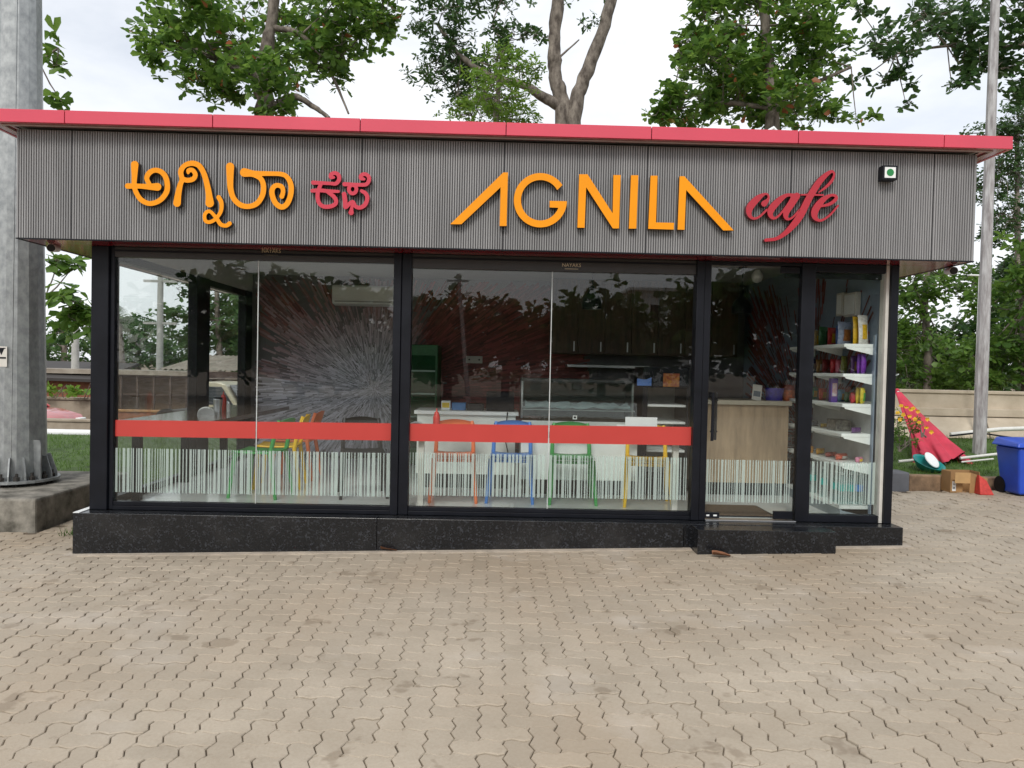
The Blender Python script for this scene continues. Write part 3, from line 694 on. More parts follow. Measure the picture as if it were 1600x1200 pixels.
# side counter
t = thing('window_counter', 'dark wood counter running back along the left side glass', 'counter', (-3.0, 1.5, FL))
MB().box(-3.43, -2.62, .2, 2.95, .985, 1.03).build('top', DARKW, t, .004)
for y in (.45, 1.55, 2.7): MB().box(-3.4, -3.32, y, y+.06, FL+.004, .984).build('leg', BLACK, t, .003)
t = thing('front_ledge', 'narrow ledge behind the red band of the middle window', 'counter', (.45, .28, FL))
MB().box(-.76, 1.7, .13, .44, .955, .985).build('top', DARKW, t, .003)
for x in (-.7, 1.6): MB().box(x, x+.05, .14, .2, FL+.004, .954).build('leg', OFFW, t, .002)
KET = M('red_squeeze_bottle', (.62, .04, .03), .35, var=.04)
def ketchup(x, y, z, label, s=1):
    t = thing('sauce_bottle', label, 'bottle', (x, y, z), 'red sauce bottles')
    MB().lathe([(.03*s, 0), (.032*s, .01*s), (.032*s, .13*s), (.024*s, .15*s)], (x, y, z), 18).build('body', KET, t)
    MB().lathe([(.024*s, .0), (.022*s, .018*s), (.008*s, .03*s), (.004*s, .06*s)], (x, y, z+.15*s), 14).build('nozzle', KET, t)
def napkins(x, y, z, label):
    t = thing('napkin_holder', label, 'napkin holder', (x, y, z), 'napkin holders on the counters')
    mb = MB(); n = 9
    pr = [(.09*math.cos(math.pi*k/n), .075*math.sin(math.pi*k/n)) for k in range(n+1)]
    MB().prism([(x+a, z+b) for a, b in pr], y-.03, y-.026).build('side_plate', STEEL, t); MB().prism([(x+a, z+b) for a, b in pr], y+.026, y+.03).build('side_plate', STEEL, t)
    MB().prism([(x+a*.9-.01, z+.004+b*1.08) for a, b in pr], y-.024, y+.024).build('napkins', WHITE, t)
def tumbler(x, y, z, label):
    t = thing('steel_tumbler', label, 'tumbler', (x, y, z))
    MB().lathe([(.04, 0), (.048, .13), (.05, .14), (.046, .14), (.04, .02)], (x, y, z), 18).build('body', STEEL, t); MB().lathe([(.05, 0), (.05, .012), (.02, .016)], (x, y, z+.141), 18).build('lid', BLACK, t)
p = at(682, 660, .27); ketchup(p.x, .27, .985, 'red squeeze bottle on the ledge of the middle window')
p = at(652, 660, .3); napkins(p.x, .3, .985, 'napkin holder on the middle window ledge beside the red bottle')
p = atz(349, 641, 1.03); ketchup(p.x, p.y, 1.03, 'red squeeze bottle on the dark side counter', 1.0)
p = atz(335, 644, 1.03); tumbler(p.x, p.y+.1, 1.03, 'steel tumbler with black lid on the dark side counter')
p = atz(327, 648, 1.03); napkins(p.x, p.y-.06, 1.03, 'napkin holder on the dark side counter beside the steel tumbler')
p = atz(357, 643, 1.03); tt = thing('salt_shaker', 'small clear shaker with steel cap on the dark side counter', 'shaker', (p.x, p.y, 1.03))
MB().lathe([(.02, 0), (.02, .08)], p, 12).build('jar', M('salt_white', (.7, .7, .68), .3), tt); MB().lathe([(.021, 0), (.021, .03), (.012, .038)], (p.x, p.y, p.z+.081), 12).build('cap', STEEL, tt)
# menu board + card standing on the ledge
p = at(1002, 660, .3); tt = thing('menu_card', 'blank white card propped on the ledge of the middle window', 'card', (p.x, .3, .985))
MB().box(p.x-.148, p.x+.148, .3, .304, .986, 1.15).build('sheet', WHITE, tt); MB().box(p.x-.05, p.x+.05, .305, .38, .986, .992).build('foot', WHITE, tt)
p = at(970, 665, .33); tt = thing('table_calendar', 'small white stand-up card with grey print beside the blank card', 'card', (p.x, .33, .985))
MB().box(p.x-.038, p.x+.038, .33, .336, .986, 1.075).build('sheet', WHITE, tt)
for k in range(4): MB().box(p.x-.03+.016*k, p.x-.02+.016*k, .3288, .3297, 1.01, 1.06).build('print_line', M('grey_print', (.3, .32, .34), .6), tt)

# service counter, white, at the back left of the middle bay
a, b = at(652, 640, 1.5), at(806, 640, 1.5)
t = thing('service_counter', 'white serving counter with clutter on top behind the orange and blue chairs', 'counter', (a.x, 1.5, FL))
MB().box(a.x, b.x, 1.5, 2.05, .42, 1.06).build('body', M('grey_white_panel', (.74, .76, .72), .4, var=.06), t, .004)
MB().box(a.x-.03, b.x+.03, 1.46, 2.08, 1.062, 1.1).build('top', WHITE, t, .004)
MB().box(a.x+.05, b.x-.05, 1.54, 2.0, FL+.004, .418).build('kick_plate', BLACK, t)
def stuff_box(name, label, cat, mat, x0, x1, y0, y1, z0, z1, mat2=None):
    t = thing(name, label, cat, ((x0+x1)/2, (y0+y1)/2, z0)); MB().box(x0, x1, y0, y1, z0, z1).build('body', mat, t, .006)
    if mat2: MB().box(x0+.01, x1-.01, y0-.002, y0-.0005, z0+.25*(z1-z0), z0+.8*(z1-z0)).build('label_patch', mat2, t)
    return t
Pp = lambda px: at(px, 630, 1.7).x
stuff_box('carton', 'small yellow and white carton on the white serving counter', 'carton', WHITE, Pp(690), Pp(704), 1.66, 1.74, 1.1, 1.2, M('yellow_print', (.7, .5, .05), .5))
stuff_box('carton', 'blue carton on the white serving counter', 'carton', M('blue_print', (.08, .2, .42), .5), Pp(706), Pp(728), 1.68, 1.8, 1.1, 1.18)
stuff_box('coffee_machine', 'black coffee machine at the right end of the white serving counter', 'coffee machine', BLACK, Pp(760), Pp(803), 1.6, 1.95, 1.1, 1.31, None)
stuff_box('tray', 'dark metal tray stacked on the white serving counter', 'tray', M('dark_metal', (.05, .05, .055), .3, metal=.6), Pp(730), Pp(756), 1.62, 1.9, 1.1, 1.17)
cab = MB(); q = at(793, 650, 1.46); cab.tube([(q.x, 1.455, 1.1), (q.x-.01, 1.44, 1.0), (q.x-.02, 1.45, .8), (q.x+.03, 1.44, .6), (q.x+.05, 1.45, .3)], .006, 6)
tag(cab.build('power_cable', BLACK), 'black cable hanging down the front of the white serving counter', 'cable')
# refrigerated display case
a, b = at(814, 700, 1.2), at(996, 700, 1.2); y0, y1 = 1.2, 1.95
t = thing('display_case', 'glass-topped refrigerated display case on a white base', 'display case', ((a.x+b.x)/2, 1.6, FL))
MB().box(a.x, b.x, y0, y1, .42, .96).build('base', WHITE, t, .008); MB().box(a.x+.04, b.x-.04, y0+.05, y1-.05, FL+.004, .418).build('kick_plate', BLACK, t)
MB().box(a.x, b.x, y0-.004, y0+.01, .965, 1.035).build('front_lip', M('pale_grey_trim', (.5, .53, .52), .35), t, .003)
n = 8; arc = [(y0+.02+.28*(1-math.cos(k/n*math.pi/2)), 1.04+.40*math.sin(k/n*math.pi/2)) for k in range(n+1)]
mb = MB(); vs = [(x, y, z) for x in (a.x+.01, b.x-.01) for y, z in arc]; vs2 = [(x, y+.006, z-.004) for x in (a.x+.01, b.x-.01) for y, z in arc]
for s_, vv in ((1, vs), (-1, vs2)): mb.add(vv, [[k, n+1+k, n+2+k, k+1][::s_] for k in range(n)], 0, True)
mb.build('curved_glass', CLEAR, t)
MB().box(a.x, b.x, y0+.31, y1, 1.44, 1.47).build('top', M('dark_grey_metal', (.08, .085, .085), .3, metal=.5), t, .003)
for x in (a.x, b.x-.02): MB().box(x, x+.02, y0+.3, y1, 1.04, 1.438).build('end_post', STEEL, t)
MB().box(a.x+.02, b.x-.02, y0+.1, y1-.05, 1.14, 1.15).build('shelf', STEEL, t); MB().box(a.x+.02, b.x-.02, y0+.2, y1-.05, 1.29, 1.3).build('shelf', CLEAR, t)
MB().box(a.x+.02, b.x-.02, y1-.03, y1, 1.04, 1.438).build('back_panel', M('dull_grey_panel', (.13, .14, .13), .4), t)
# plastic sheet lying in the case
mb = MB(); W_, L_ = 14, 5; vs = []
for j in range(L_+1):
    for i in range(W_+1):
        vs.append((a.x+.04+(b.x-a.x-.1)*i/W_, y0+.06+.3*j/L_, 1.155+.06*abs(math.sin(i*1.1+j))*(j/L_)+.03*random.random()))
mb.add(vs, [[j*(W_+1)+i, j*(W_+1)+i+1, (j+1)*(W_+1)+i+1, (j+1)*(W_+1)+i] for j in range(L_) for i in range(W_)], 0, True)
tag(mb.build('plastic_sheet', M('milky_blue_plastic', (.5, .58, .6), .25)), 'crumpled pale plastic sheet lying inside the display case', 'plastic sheet')
p = at(898, 652, y0+.01); tt = thing('price_tag', 'small white tag with dark square on the display case front', 'tag', (p.x, y0, p.z)); MB().box(p.x-.022, p.x+.022, y0-.01, y0-.006, p.z-.02, p.z+.02).build('card', WHITE, tt); MB().box(p.x-.012, p.x+.012, y0-.0118, y0-.0102, p.z-.01, p.z+.01).build('print', BLACK, tt)
p = at(826, 665, y0); tt = thing('brand_badge', 'small dark badge at the left end of the display case', 'badge', (p.x, y0-.005, p.z)); MB().lathe([(.02, 0), (.02, .003)], (p.x, y0-.0055, p.z), 12, axis='Y').build('plate', M('dark_gold_badge', (.12, .07, .01), .4), tt)
# black snack warmer / second case
a2, b2 = at(1003, 690, 1.3), at(1074, 690, 1.3)
t = thing('snack_cabinet', 'black-topped snack cabinet with shelves at the right of the display case', 'cabinet', ((a2.x+b2.x)/2, 1.55, FL))
MB().box(a2.x, b2.x, 1.3, 1.85, 1.40, 1.62).build('top', BLACK, t, .006)
MB().box(a2.x, a2.x+.05, 1.3, 1.85, .44, 1.398).build('side_panel', BLACK, t); MB().box(b2.x-.02, b2.x, 1.3, 1.85, .44, 1.398).build('side_panel', BLACK, t)
for z in (.72, 1.02, 1.2): MB().box(a2.x+.052, b2.x-.022, 1.32, 1.83, z, z+.024).build('shelf', WHITE, t)
MB().box(a2.x+.052, b2.x-.022, 1.832, 1.85, .44, 1.398).build('back_panel', OFFW, t); MB().box(a2.x, b2.x, 1.32, 1.85, FL+.004, .438).build('base', BLACK, t)
p = at(1049, 594, 1.29); tt = thing('poster', 'small red and gold food print on the black snack cabinet', 'poster', p); MB().box(p.x-.085, p.x+.085, 1.292, 1.297, p.z-.07, p.z+.07).build('print', M('red_gold_food_print', (.5, .22, .03), .5, col2=(.25, .02, .015), scale=26), tt)
p = at(1007, 596, 1.28); tt = thing('poster', 'small blue print on the black snack cabinet beside the red one', 'poster', p); MB().prism([(p.x-.075, p.z-.045), (p.x+.075, p.z-.045), (p.x+.075, p.z+.045), (p.x+.02, p.z+.02), (p.x-.075, p.z+.03)], 1.288, 1.293).build('print', M('blue_flat_print', (.08, .2, .55), .5), tt)
# wooden cash counter
a, b = at(1098, 700, 1.36), at(1232, 700, 1.36)
t = thing('cash_counter', 'beige wood laminate cash counter seen through the glass door', 'counter', ((a.x+b.x)/2, 1.6, FL))
MB().box(a.x-.1, b.x, 1.38, 1.95, .4, 1.235).build('front', WOODL, t, .004); MB().box(a.x-.12, b.x+.02, 1.34, 1.98, 1.237, 1.285).build('top', M('cream_stone_top', (.45, .4, .32), .3), t, .004); MB().box(a.x-.08, b.x-.02, 1.42, 1.9, FL+.004, .398).build('kick_plate', BLACK, t)
tub = lambda px, col, lab, r=.075, h=.13: None
def bag(name, label, cat, mat, x, y, z, w, h, d, rz=0, group=None, mat2=None, tilt=0, flat=False):
    """pillow pouch with crimped ends"""
    t = thing(name, label, cat, (x, y, z), group, 0); mb = MB(); nu, nv = 8, 6; vs = []
    Mx = Matrix.Rotation(rz, 4, 'Z') @ Matrix.Rotation(tilt, 4, 'X')
    if flat: Mx = Matrix.Rotation(rz, 4, 'Z') @ Matrix.Translation((0, h/2, d/2)) @ Matrix.Rotation(R(90), 4, 'X') @ Matrix.Translation((0, 0, 0))
    for s in (1, -1):
        for j in range(nv+1):
            for i in range(nu+1):
                u, v = i/nu*2-1, j/nv*2-1; th_ = (max(0, 1-v*v)**.5)*(max(0, 1-u*u)**.5)
                vs.append(Vector((x, y, z))+Mx @ Vector((u*w/2*(1-.1*(1-v*v)), -s*d/2*th_, (v+1)/2*h)))
    nn = (nu+1)*(nv+1); fs, ms = [], []
    for j in range(nv):
        for i in range(nu):
            q = [j*(nu+1)+i, j*(nu+1)+i+1, (j+1)*(nu+1)+i+1, (j+1)*(nu+1)+i]; fs += [q, [nn+k for k in q[::-1]]]
    mb.add(vs, fs, 0, True); mb.m = [1 if (1 <= (k//2)//nu <= 3 and 2 <= (k//2) % nu <= 5 and k % 2 == 0 and mat2) else 0 for k in range(len(fs))]
    mb.build('pouch', [mat, mat2] if mat2 else mat, t); return t
def foil(n_, c): return M(n_+'_foil', c, .28, var=.25, scale=30, spec=.6, bump=.2, bscale=25)
p = at(1210, 612, 1.5); t = thing('candy_tub', 'round purple sweets tub on the cash counter', 'tub', (p.x, 1.5, 1.285)); MB().lathe([(.085, 0), (.1, .13), (.1, .135)], (p.x, 1.5, 1.286), 20).build('tub', M('purple_tub', (.05, .04, .3), .35, var=.3, scale=30), t); MB().lathe([(.103, 0), (.1, .03), (.06, .055), (.01, .06)], (p.x, 1.5, 1.422), 20).build('lid', CLEAR, t)
p = at(1232, 613, 1.52); t = thing('candy_tub', 'round red and orange sweets tub beside the purple tub', 'tub', (p.x, 1.52, 1.285)); MB().lathe([(.06, 0), (.07, .11), (.07, .115)], (p.x, 1.52, 1.286), 18).build('tub', M('red_orange_tub', (.45, .1, .03), .35, var=.5, scale=30), t); MB().lathe([(.072, 0), (.06, .05), (.02, .06)], (p.x, 1.52, 1.402), 18).build('lid', M('dark_red_lid', (.2, .02, .02), .3), t)
p = at(1182, 612, 1.45); t = thing('price_card', 'leaning white printed card on the cash counter', 'card', (p.x, 1.45, 1.285)); Mx = Matrix.Translation((p.x, 1.45, 1.287)) @ Matrix.Rotation(R(-12), 4, 'X') @ Matrix.Rotation(R(8), 4, 'Y'); MB().box(-.05, .05, 0, .003, 0, .17, M=Mx).build('card', OFFW, t); MB().box(-.038, .038, -.0015, -.0003, .04, .1, M=Mx).build('print', M('grey_blue_print', (.12, .16, .2), .5), t)
# snack shelving on the right wall
SX0, SX1, SY0, SY1 = 3.16, 3.43, .2, 1.5
SZ = [1.866, 1.593, 1.316, 1.043, .77, .382]
t = thing('snack_shelf', 'white gondola shelving stocked with snacks along the right wall', 'shelf', (3.3, .85, FL))
SHW = M('white_shelf_steel', (.84, .87, .85), .35, var=.04)
box('back_panel', M('grey_shelf_back', (.42, .43, .42), .5), t, SX1+.001, SX1+.02, SY0, SY1, .34, 1.34, 0); 
for z in SZ:
    box('shelf_board', SHW, t, SX0, SX1, SY0, SY1, z-.03, z, .002)
    for y in (SY0, .84, SY1-.012):
        MB().prism([(SX0+.01, z-.031), (SX1, z-.031), (SX1, z-.10), (SX1-.03, z-.095), (SX0+.02, z-.045)], y, y+.004).build('bracket', SHW, t)
    box('price_rail', SHW, t, SX0-.006, SX0-.001, SY0+.002, SY1, z-.03, z-.002, 0)
box('upright', NAVY, t, SX1-.012, SX1+.0, SY0-.04, SY0-.004, FL+.004, 1.95, 0); box('base', M('grey_shelf_base', (.28, .33, .36), .5), t, SX0, SX1, SY0, SY1, FL+.004, .35, 0)
SN = 'snack packs on the right wall shelves'
def snack(px, s, mat, label, w=.13, h=.18, d=.05, y=.35, mat2=None, rz=.5, **k):
    p = at(px, 600, y); x = min(SX1-.06, max(SX0+.05, p.x)); bag('snack_pack', label, 'snack pack', mat, x, y, SZ[s]+.001, w, h, d, rz, SN, mat2, **k)
YEL, WHT, PUR = foil('yellow', (.65, .4, .02)), foil('white', (.62, .6, .55)), foil('purple', (.16, .03, .32))
snack(1352, 0, WHT, 'white and gold snack pack, frontmost on the top snack shelf', .12, .27, .05, .28, YEL, .35, tilt=-.08)
snack(1338, 0, YEL, 'yellow snack pack leaning behind the white one on the top shelf', .12, .26, .05, .36, foil('amber', (.45, .2, .01)), .4, tilt=-.05)
snack(1318, 0, foil('silver_blue', (.28, .33, .45)), 'large silver-blue chips pack on the top snack shelf', .2, .22, .07, .55, foil('rust', (.35, .14, .04)), .4)
snack(1298, 0, foil('red', (.45, .03, .03)), 'red chips pack in the middle of the top snack shelf', .14, .18, .06, .85, YEL)
snack(1284, 0, foil('dark_green', (.03, .12, .04)), 'dark green chips pack at the back of the top snack shelf', .14, .2, .06, 1.05)
snack(1262, 0, foil('orange', (.7, .16, .02)), 'orange packet at the far end of the top snack shelf', .07, .17, .05, 1.38)
snack(1356, 1, PUR, 'bright purple foil pack, frontmost on the second snack shelf', .06, .18, .05, .27)
snack(1347, 1, foil('violet', (.2, .05, .42)), 'violet foil pack, second from the front of the second shelf', .07, .185, .05, .34, foil('lilac', (.35, .2, .5)))
snack(1334, 1, foil('plum', (.1, .03, .14)), 'plum snack pack with gold print on the second snack shelf', .1, .17, .05, .45, foil('gold', (.4, .25, .06)))
snack(1318, 1, foil('olive', (.16, .17, .03)), 'olive snack pack on the second snack shelf', .09, .17, .05, .62)
snack(1302, 1, foil('scarlet', (.5, .02, .03)), 'scarlet snack pack on the second snack shelf', .1, .14, .06, .82)
snack(1290, 1, foil('maroon', (.2, .02, .02)), 'maroon snack pack at the back of the second snack shelf', .12, .14, .06, 1.05)
for px, s_, nm, c, lab, w_, h_, y_ in (
    (1310, 0, 'cobalt', (.05, .12, .4), 'cobalt blue chips pack between the silver and red packs, top shelf', .12, .19, .7), (1274, 0, 'tan', (.4, .28, .12), 'tan snack pack toward the back of the top shelf', .12, .17, 1.2),
    (1310, 1, 'rose', (.5, .1, .16), 'rose pink pack beside the scarlet pack on the second shelf', .09, .13, .72), (1280, 1, 'bronze', (.3, .16, .05), 'bronze pack toward the back of the second shelf', .11, .14, 1.2), (1268, 1, 'ink', (.03, .05, .16), 'ink blue pack at the far end of the second shelf', .1, .15, 1.36),
    (1316, 2, 'sky', (.15, .4, .6), 'sky blue pack behind the tall purple box on the third shelf', .1, .12, .7), (1300, 2, 'cocoa', (.14, .06, .03), 'cocoa brown pack in the middle of the third shelf', .12, .11, .9), (1286, 2, 'tomato', (.55, .07, .03), 'tomato red pack toward the back of the third shelf', .12, .12, 1.1), (1272, 2, 'jade', (.03, .25, .14), 'jade green pack at the far end of the third shelf', .12, .13, 1.32),
    (1308, 3, 'cream', (.6, .5, .32), 'cream coloured pack behind the dark box on the fourth shelf', .12, .08, .82), (1350, 4, 'pink', (.55, .2, .3), 'pink pack at the very front of the fifth shelf', .1, .05, .3), (1285, 4, 'amber_orange', (.6, .3, .03), 'amber pack near the back of the fifth shelf', .13, .06, .95)):
    snack(px, s_, foil(nm, c), lab, w_, h_, .06, y_, WHT if s_ % 2 else YEL)
stuff_box('chocolate_box', 'tall purple printed box on the third snack shelf', 'box', M('purple_carton', (.09, .04, .26), .4, var=.2, scale=20), SX0+.02, SX0+.085, .5, .56, SZ[2]+.001, SZ[2]+.23, M('red_white_print', (.5, .1, .12), .5, col2=(.6, .6, .65), scale=18))
snack(1357, 2, foil('lime_yellow', (.55, .45, .02)), 'yellow and green pack, frontmost on the third snack shelf', .06, .15, .05, .27, foil('leaf_green', (.05, .3, .05)))
snack(1349, 2, foil('lemon', (.65, .48, .03)), 'yellow and green pack just behind the frontmost one, third shelf', .06, .15, .05, .35, foil('leaf_green', (.05, .3, .05)))
snack(1336, 2, foil('scarlet', (.5, .02, .03)), 'pile of red packs on the third snack shelf', .11, .1, .09, .42, WHT)
snack(1326, 2, foil('dark_green', (.03, .12, .04)), 'green pack behind the red pile on the third snack shelf', .1, .1, .06, .56)
stuff_box('biscuit_box', 'dark patterned box on the fourth snack shelf', 'box', M('dark_speckled_print', (.25, .24, .2), .5, col2=(.03, .03, .028), scale=28), SX0+.08, SX0+.22, .5, .72, SZ[3]+.001, SZ[3]+.105)
snack(1340, 3, foil('deep_purple', (.08, .02, .13)), 'flat purple bar lying at the front of the fourth snack shelf', .14, .05, .05, .3)
snack(1290, 3, foil('mustard', (.5, .33, .03)), 'mustard yellow bar lying on the fourth snack shelf', .12, .04, .05, .95)
snack(1272, 3, foil('slate', (.08, .1, .14)), 'slate blue packs at the back of the fourth snack shelf', .16, .05, .08, 1.15)
snack(1318, 4, foil('coral', (.6, .1, .05)), 'coral red packs heaped on the fifth snack shelf', .16, .06, .1, .5, WHT)
snack(1302, 4, foil('brick', (.4, .06, .04)), 'brick red packs on the fifth snack shelf', .16, .045, .09, .75)
stuff_box('biscuit_box', 'small orange box on the fifth snack shelf', 'box', M('orange_carton', (.55, .25, .03), .5), SX0+.02, SX0+.1, 1.05, 1.12, SZ[4]+.001, SZ[4]+.07)
PET = glass_mat('pet_bottle', (.8, .93, .94), .05, .12); AQ = M('aqua_label', (.02, .4, .36), .4); BL = M('blue_bottle_label', (.06, .22, .6), .4)
for k, (x, y, c) in enumerate(((3.22, .3, AQ), (3.3, .3, AQ), (3.38, .3, BL), (3.22, .42, AQ), (3.3, .42, AQ), (3.38, .42, BL), (3.22, .7, AQ), (3.22, .95, AQ))):
    t = thing('water_bottle', ('aqua-labelled water bottle at the front left of the bottom shelf', 'aqua-labelled water bottle at the front middle of the bottom shelf', 'blue-labelled water bottle at the front of the bottom shelf', 'aqua-labelled water bottle behind the front left one on the bottom shelf', 'aqua-labelled water bottle behind the front middle one on the bottom shelf', 'blue-labelled water bottle behind the front blue one on the bottom shelf', 'lone aqua-labelled water bottle halfway back on the bottom shelf', 'aqua-labelled water bottle farthest back on the bottom shelf')[k], 'bottle', (x, y, SZ[5]), 'water bottles on the bottom shelf')
    MB().lathe([(.034, 0), (.036, .02), (.033, .1), (.036, .12), (.036, .2), (.014, .255), (.014, .27)], (x, y, SZ[5]+.001), 14).build('body', PET, t)
    MB().lathe([(.0368, 0), (.0368, .06)], (x, y, SZ[5]+.12), 14).build('wrap', c, t); MB().lathe([(.016, 0), (.016, .022)], (x, y, SZ[5]+.272), 10).build('cap', WHITE, t)
# wire basket rack between shelf and cash counter
a = at(1236, 700, 1.6); t = thing('wire_rack', 'dark wire rack beside the far end of the snack shelves', 'rack', (3.05, 1.75, FL))
for z in (.55, .78, .98): 
    mb = MB(); 
    for x in np.linspace(2.95, 3.35, 12): mb.tube([(x, 1.6, z), (x, 1.6, z+.1)], .003, 4, caps=False)
    mb.box(2.94, 3.36, 1.595, 1.605, z-.006, z).box(2.94, 3.36, 1.597, 1.603, z+.1, z+.105); mb.box(2.94, 3.36, 1.606, 1.95, z-.006, z-.002); mb.build('basket', STEEL, t)
for x in (2.94, 3.35): MB().box(x, x+.012, 1.6, 1.612, FL+.004, 1.2).build('leg', BLACK, t)
# door mat
t = thing('door_mat', 'brown door mat on the pale floor inside the glass door', 'door mat', (2.3, .45, FL)); MB().box(1.93, 2.55, .2, .72, FL+.005, FL+.02).build('pile', M('brown_mat', (.15, .1, .065), .95, var=.4, scale=60, bump=.6, bscale=200), t, .004); MB().box(1.9, 2.58, .17, .75, FL+.0045, FL+.012).build('border', BLACK, t, .003)
# air conditioner
a, b = at(518, 447, 3.75), at(614, 478, 3.75)
t = thing('air_conditioner', 'white split air conditioner high on the mural wall', 'air conditioner', ((a.x+b.x)/2, 4.0, b.z))
mb = MB(); pr = [(0, 0), (-.19, .02), (-.215, .08), (-.215, .25), (-.19, .275), (0, .275)]; n = len(pr)
vs = [(x, 3.998+y, b.z+z) for x in (a.x, b.x) for y, z in pr]; mb.add(vs, [list(range(n)), list(range(n, 2*n))[::-1]]+[[i, n+i, n+(i+1) % n, (i+1) % n] for i in range(n)])
mb.build('body', WHITE, t, .01); MB().box(a.x+.04, b.x-.04, 3.772, 3.781, b.z+.045, b.z+.055).build('louvre', M('grey_louvre', (.25, .25, .25), .4), t)
# pendants
def pendant(px, py, y, label):
    p = at(px, py, y); t = thing('pendant_lamp', label, 'lamp', (p.x, y, CZ_), 'black pendant lamps'); t.location.z = CZ_
    MB().lathe([(.05, -.02), (.05, 0)], (p.x, y, CZ_-.003), 16).build('ceiling_rose', BLACK, t); MB().tube([(p.x, y, p.z+.16), (p.x, y, CZ_-.02)], .005, 6).build('cord', BLACK, t)
    MB().lathe([(.11, -.09), (.115, -.02), (.09, .05), (.035, .11), (.03, .16), (.01, .17)], (p.x, y, p.z), 20).build('shade', BLACK, t)
pendant(925, 470, 1.9, 'black pendant lamp hanging behind the middle window'); pendant(1159, 478, 2.0, 'black pendant lamp hanging behind the glass door')
# ceiling dome camera
p = at(1183, 433, 2.3); t = thing('dome_camera', 'small white dome camera under the ceiling behind the door', 'camera', p); MB().lathe([(.01, -.07), (.05, -.05), (.065, 0), (.065, .02), (.03, CZ_-p.z-.002)], p, 16).build('dome', WHITE, t)
# breaker boxes on the right wall
for z0, y0, y1, lab in ((2.15, .55, .8, 'larger white breaker box on the red mural wall'), (2.17, .83, .97, 'smaller white breaker box beside the larger one')):
    t = thing('breaker_box', lab, 'breaker box', (3.46, y0, z0)); MB().box(3.41, 3.463, y0, y1, z0, z0+.23).build('case', OFFW, t, .006); MB().box(3.404, 3.409, y0+.02, y1-.02, z0+.02, z0+.21).build('cover', WHITE, t, .003)
# sockets on the mural wall
p = at(741, 562, 3.99); t = thing('wall_socket', 'white double wall socket on the dark mural wall', 'socket', p); MB().box(p.x-.115, p.x+.115, 3.975, 3.996, p.z-.05, p.z+.05).build('plate', OFFW, t, .004)
for dx in (-.07, .07): MB().lathe([(.012, 0), (.012, .002)], (p.x+dx, 3.974, p.z), 10, axis='Y').build('outlet', BLACK, t)
# wall cabinets and back counter
t = thing('wall_cabinet', 'row of brown wood wall cabinets at the back behind the display case', 'cabinet', (1.8, 3.75, 1.75))
xc0, xc1 = at(862, 500, 3.6).x, at(1085, 500, 3.6).x
MB().box(xc0, xc1+.6, 3.62, 3.995, 1.78, CZ_-.004).build('carcass', WOODD, t)
nd = 7; wd = (xc1+.6-xc0)/nd
for k in range(nd):
    MB().box(xc0+k*wd+.004, xc0+(k+1)*wd-.004, 3.598, 3.618, 1.79, CZ_-.02).build('cabinet_door', WOODD, t, .002); MB().box(xc0+k*wd+wd-.06, xc0+k*wd+wd-.045, 3.585, 3.597, 1.82, 1.95).build('handle', STEEL, t)
t = thing('back_counter', 'dark back counter against the rear wall under the wall cabinets', 'counter', (1.8, 3.7, FL)); MB().box(xc0-.1, xc1+.6, 3.45, 3.99, FL+.004, 1.1).build('body', WOODD, t, .004); MB().box(xc0-.12, xc1+.62, 3.42, 3.995, 1.102, 1.14).build('top', GRANITE, t, .003)
p = at(1007, 553, 3.7); stuff_box('extractor_shelf', 'long pale steel shelf on the rear wall below the cabinets', 'shelf', STEEL, at(887, 560, 3.6).x, at(1016, 560, 3.6).x, 3.62, 3.98, 1.6, 1.64)
# dark menu screen and bottle cooler
a, b = at(1181, 462, 3.9), at(1216, 560, 3.9); t = thing('menu_screen', 'dark unlit menu screen on the rear wall behind the cash counter', 'screen', ((a.x+b.x)/2, 3.95, b.z)); MB().box(a.x, b.x, 3.93, 3.99, b.z, a.z).build('panel', M('dark_blue_screen', (.01, .014, .02), .15), t, .006)
a = at(645, 538, 3.25); b = at(682, 640, 3.25)
t = thing('bottle_cooler', 'green glass-door bottle cooler half hidden behind the mullion', 'refrigerator', ((a.x+b.x)/2, 3.6, FL)); gx0 = b.x-.52
GRN = M('cooler_green', (.02, .12, .04), .4, var=.2)
MB().box(gx0, b.x, 3.3, 3.95, FL+.02, a.z).build('cabinet', GRN, t, .01); MB().box(gx0+.03, b.x-.03, 3.285, 3.298, .5, a.z-.14).build('door_glass', M('dark_green_glass', (.01, .05, .02), .06), t)
for z in (.9, 1.2, 1.5): MB().box(gx0+.03, b.x-.03, 3.278, 3.284, z, z+.02).build('shelf_edge', M('pale_green_edge', (.3, .42, .36), .4), t)
# ================================================================== YARD: left side
GALV = M('galvanised_steel', (.4, .42, .42), .45, metal=.5, var=.3, scale=15, stretch=(1, 1, .7), col2=(.25, .265, .27), bump=.1, bscale=40)
CONC = M('mossy_concrete', (.3, .28, .24), .9, var=.5, scale=6, pos=True, bump=.5, bscale=30, col2=(.075, .07, .055))
base_y = 1.75; pc = at(24, 740, base_y)
t = thing('concrete_pedestal', 'mossy concrete pedestal under the big steel mast at the left', 'pedestal', (-5.6, 1.6, -.2))
MB().box(-7.2, -4.48, .78, 2.7, -.4, .2).build('block', CONC, t, .025)
PZ = .2
t = thing('light_mast', 'thick galvanised steel mast bolted to the concrete pedestal', 'mast', (pc.x, base_y, PZ))
n = 16; mb = MB()
for k in range(3):
    z0, z1 = (PZ+.06, 4.2, 8.5)[k], (4.2, 8.5, 13)[k]; r = lambda z: .305-.0165*(z-.2)
    mb.tube([(pc.x, base_y, z0), (pc.x, base_y, z1)], [r(z0), r(z1)], n, sm=False, caps=(k == 2))
sh = mb.build('shaft', GALV, t)
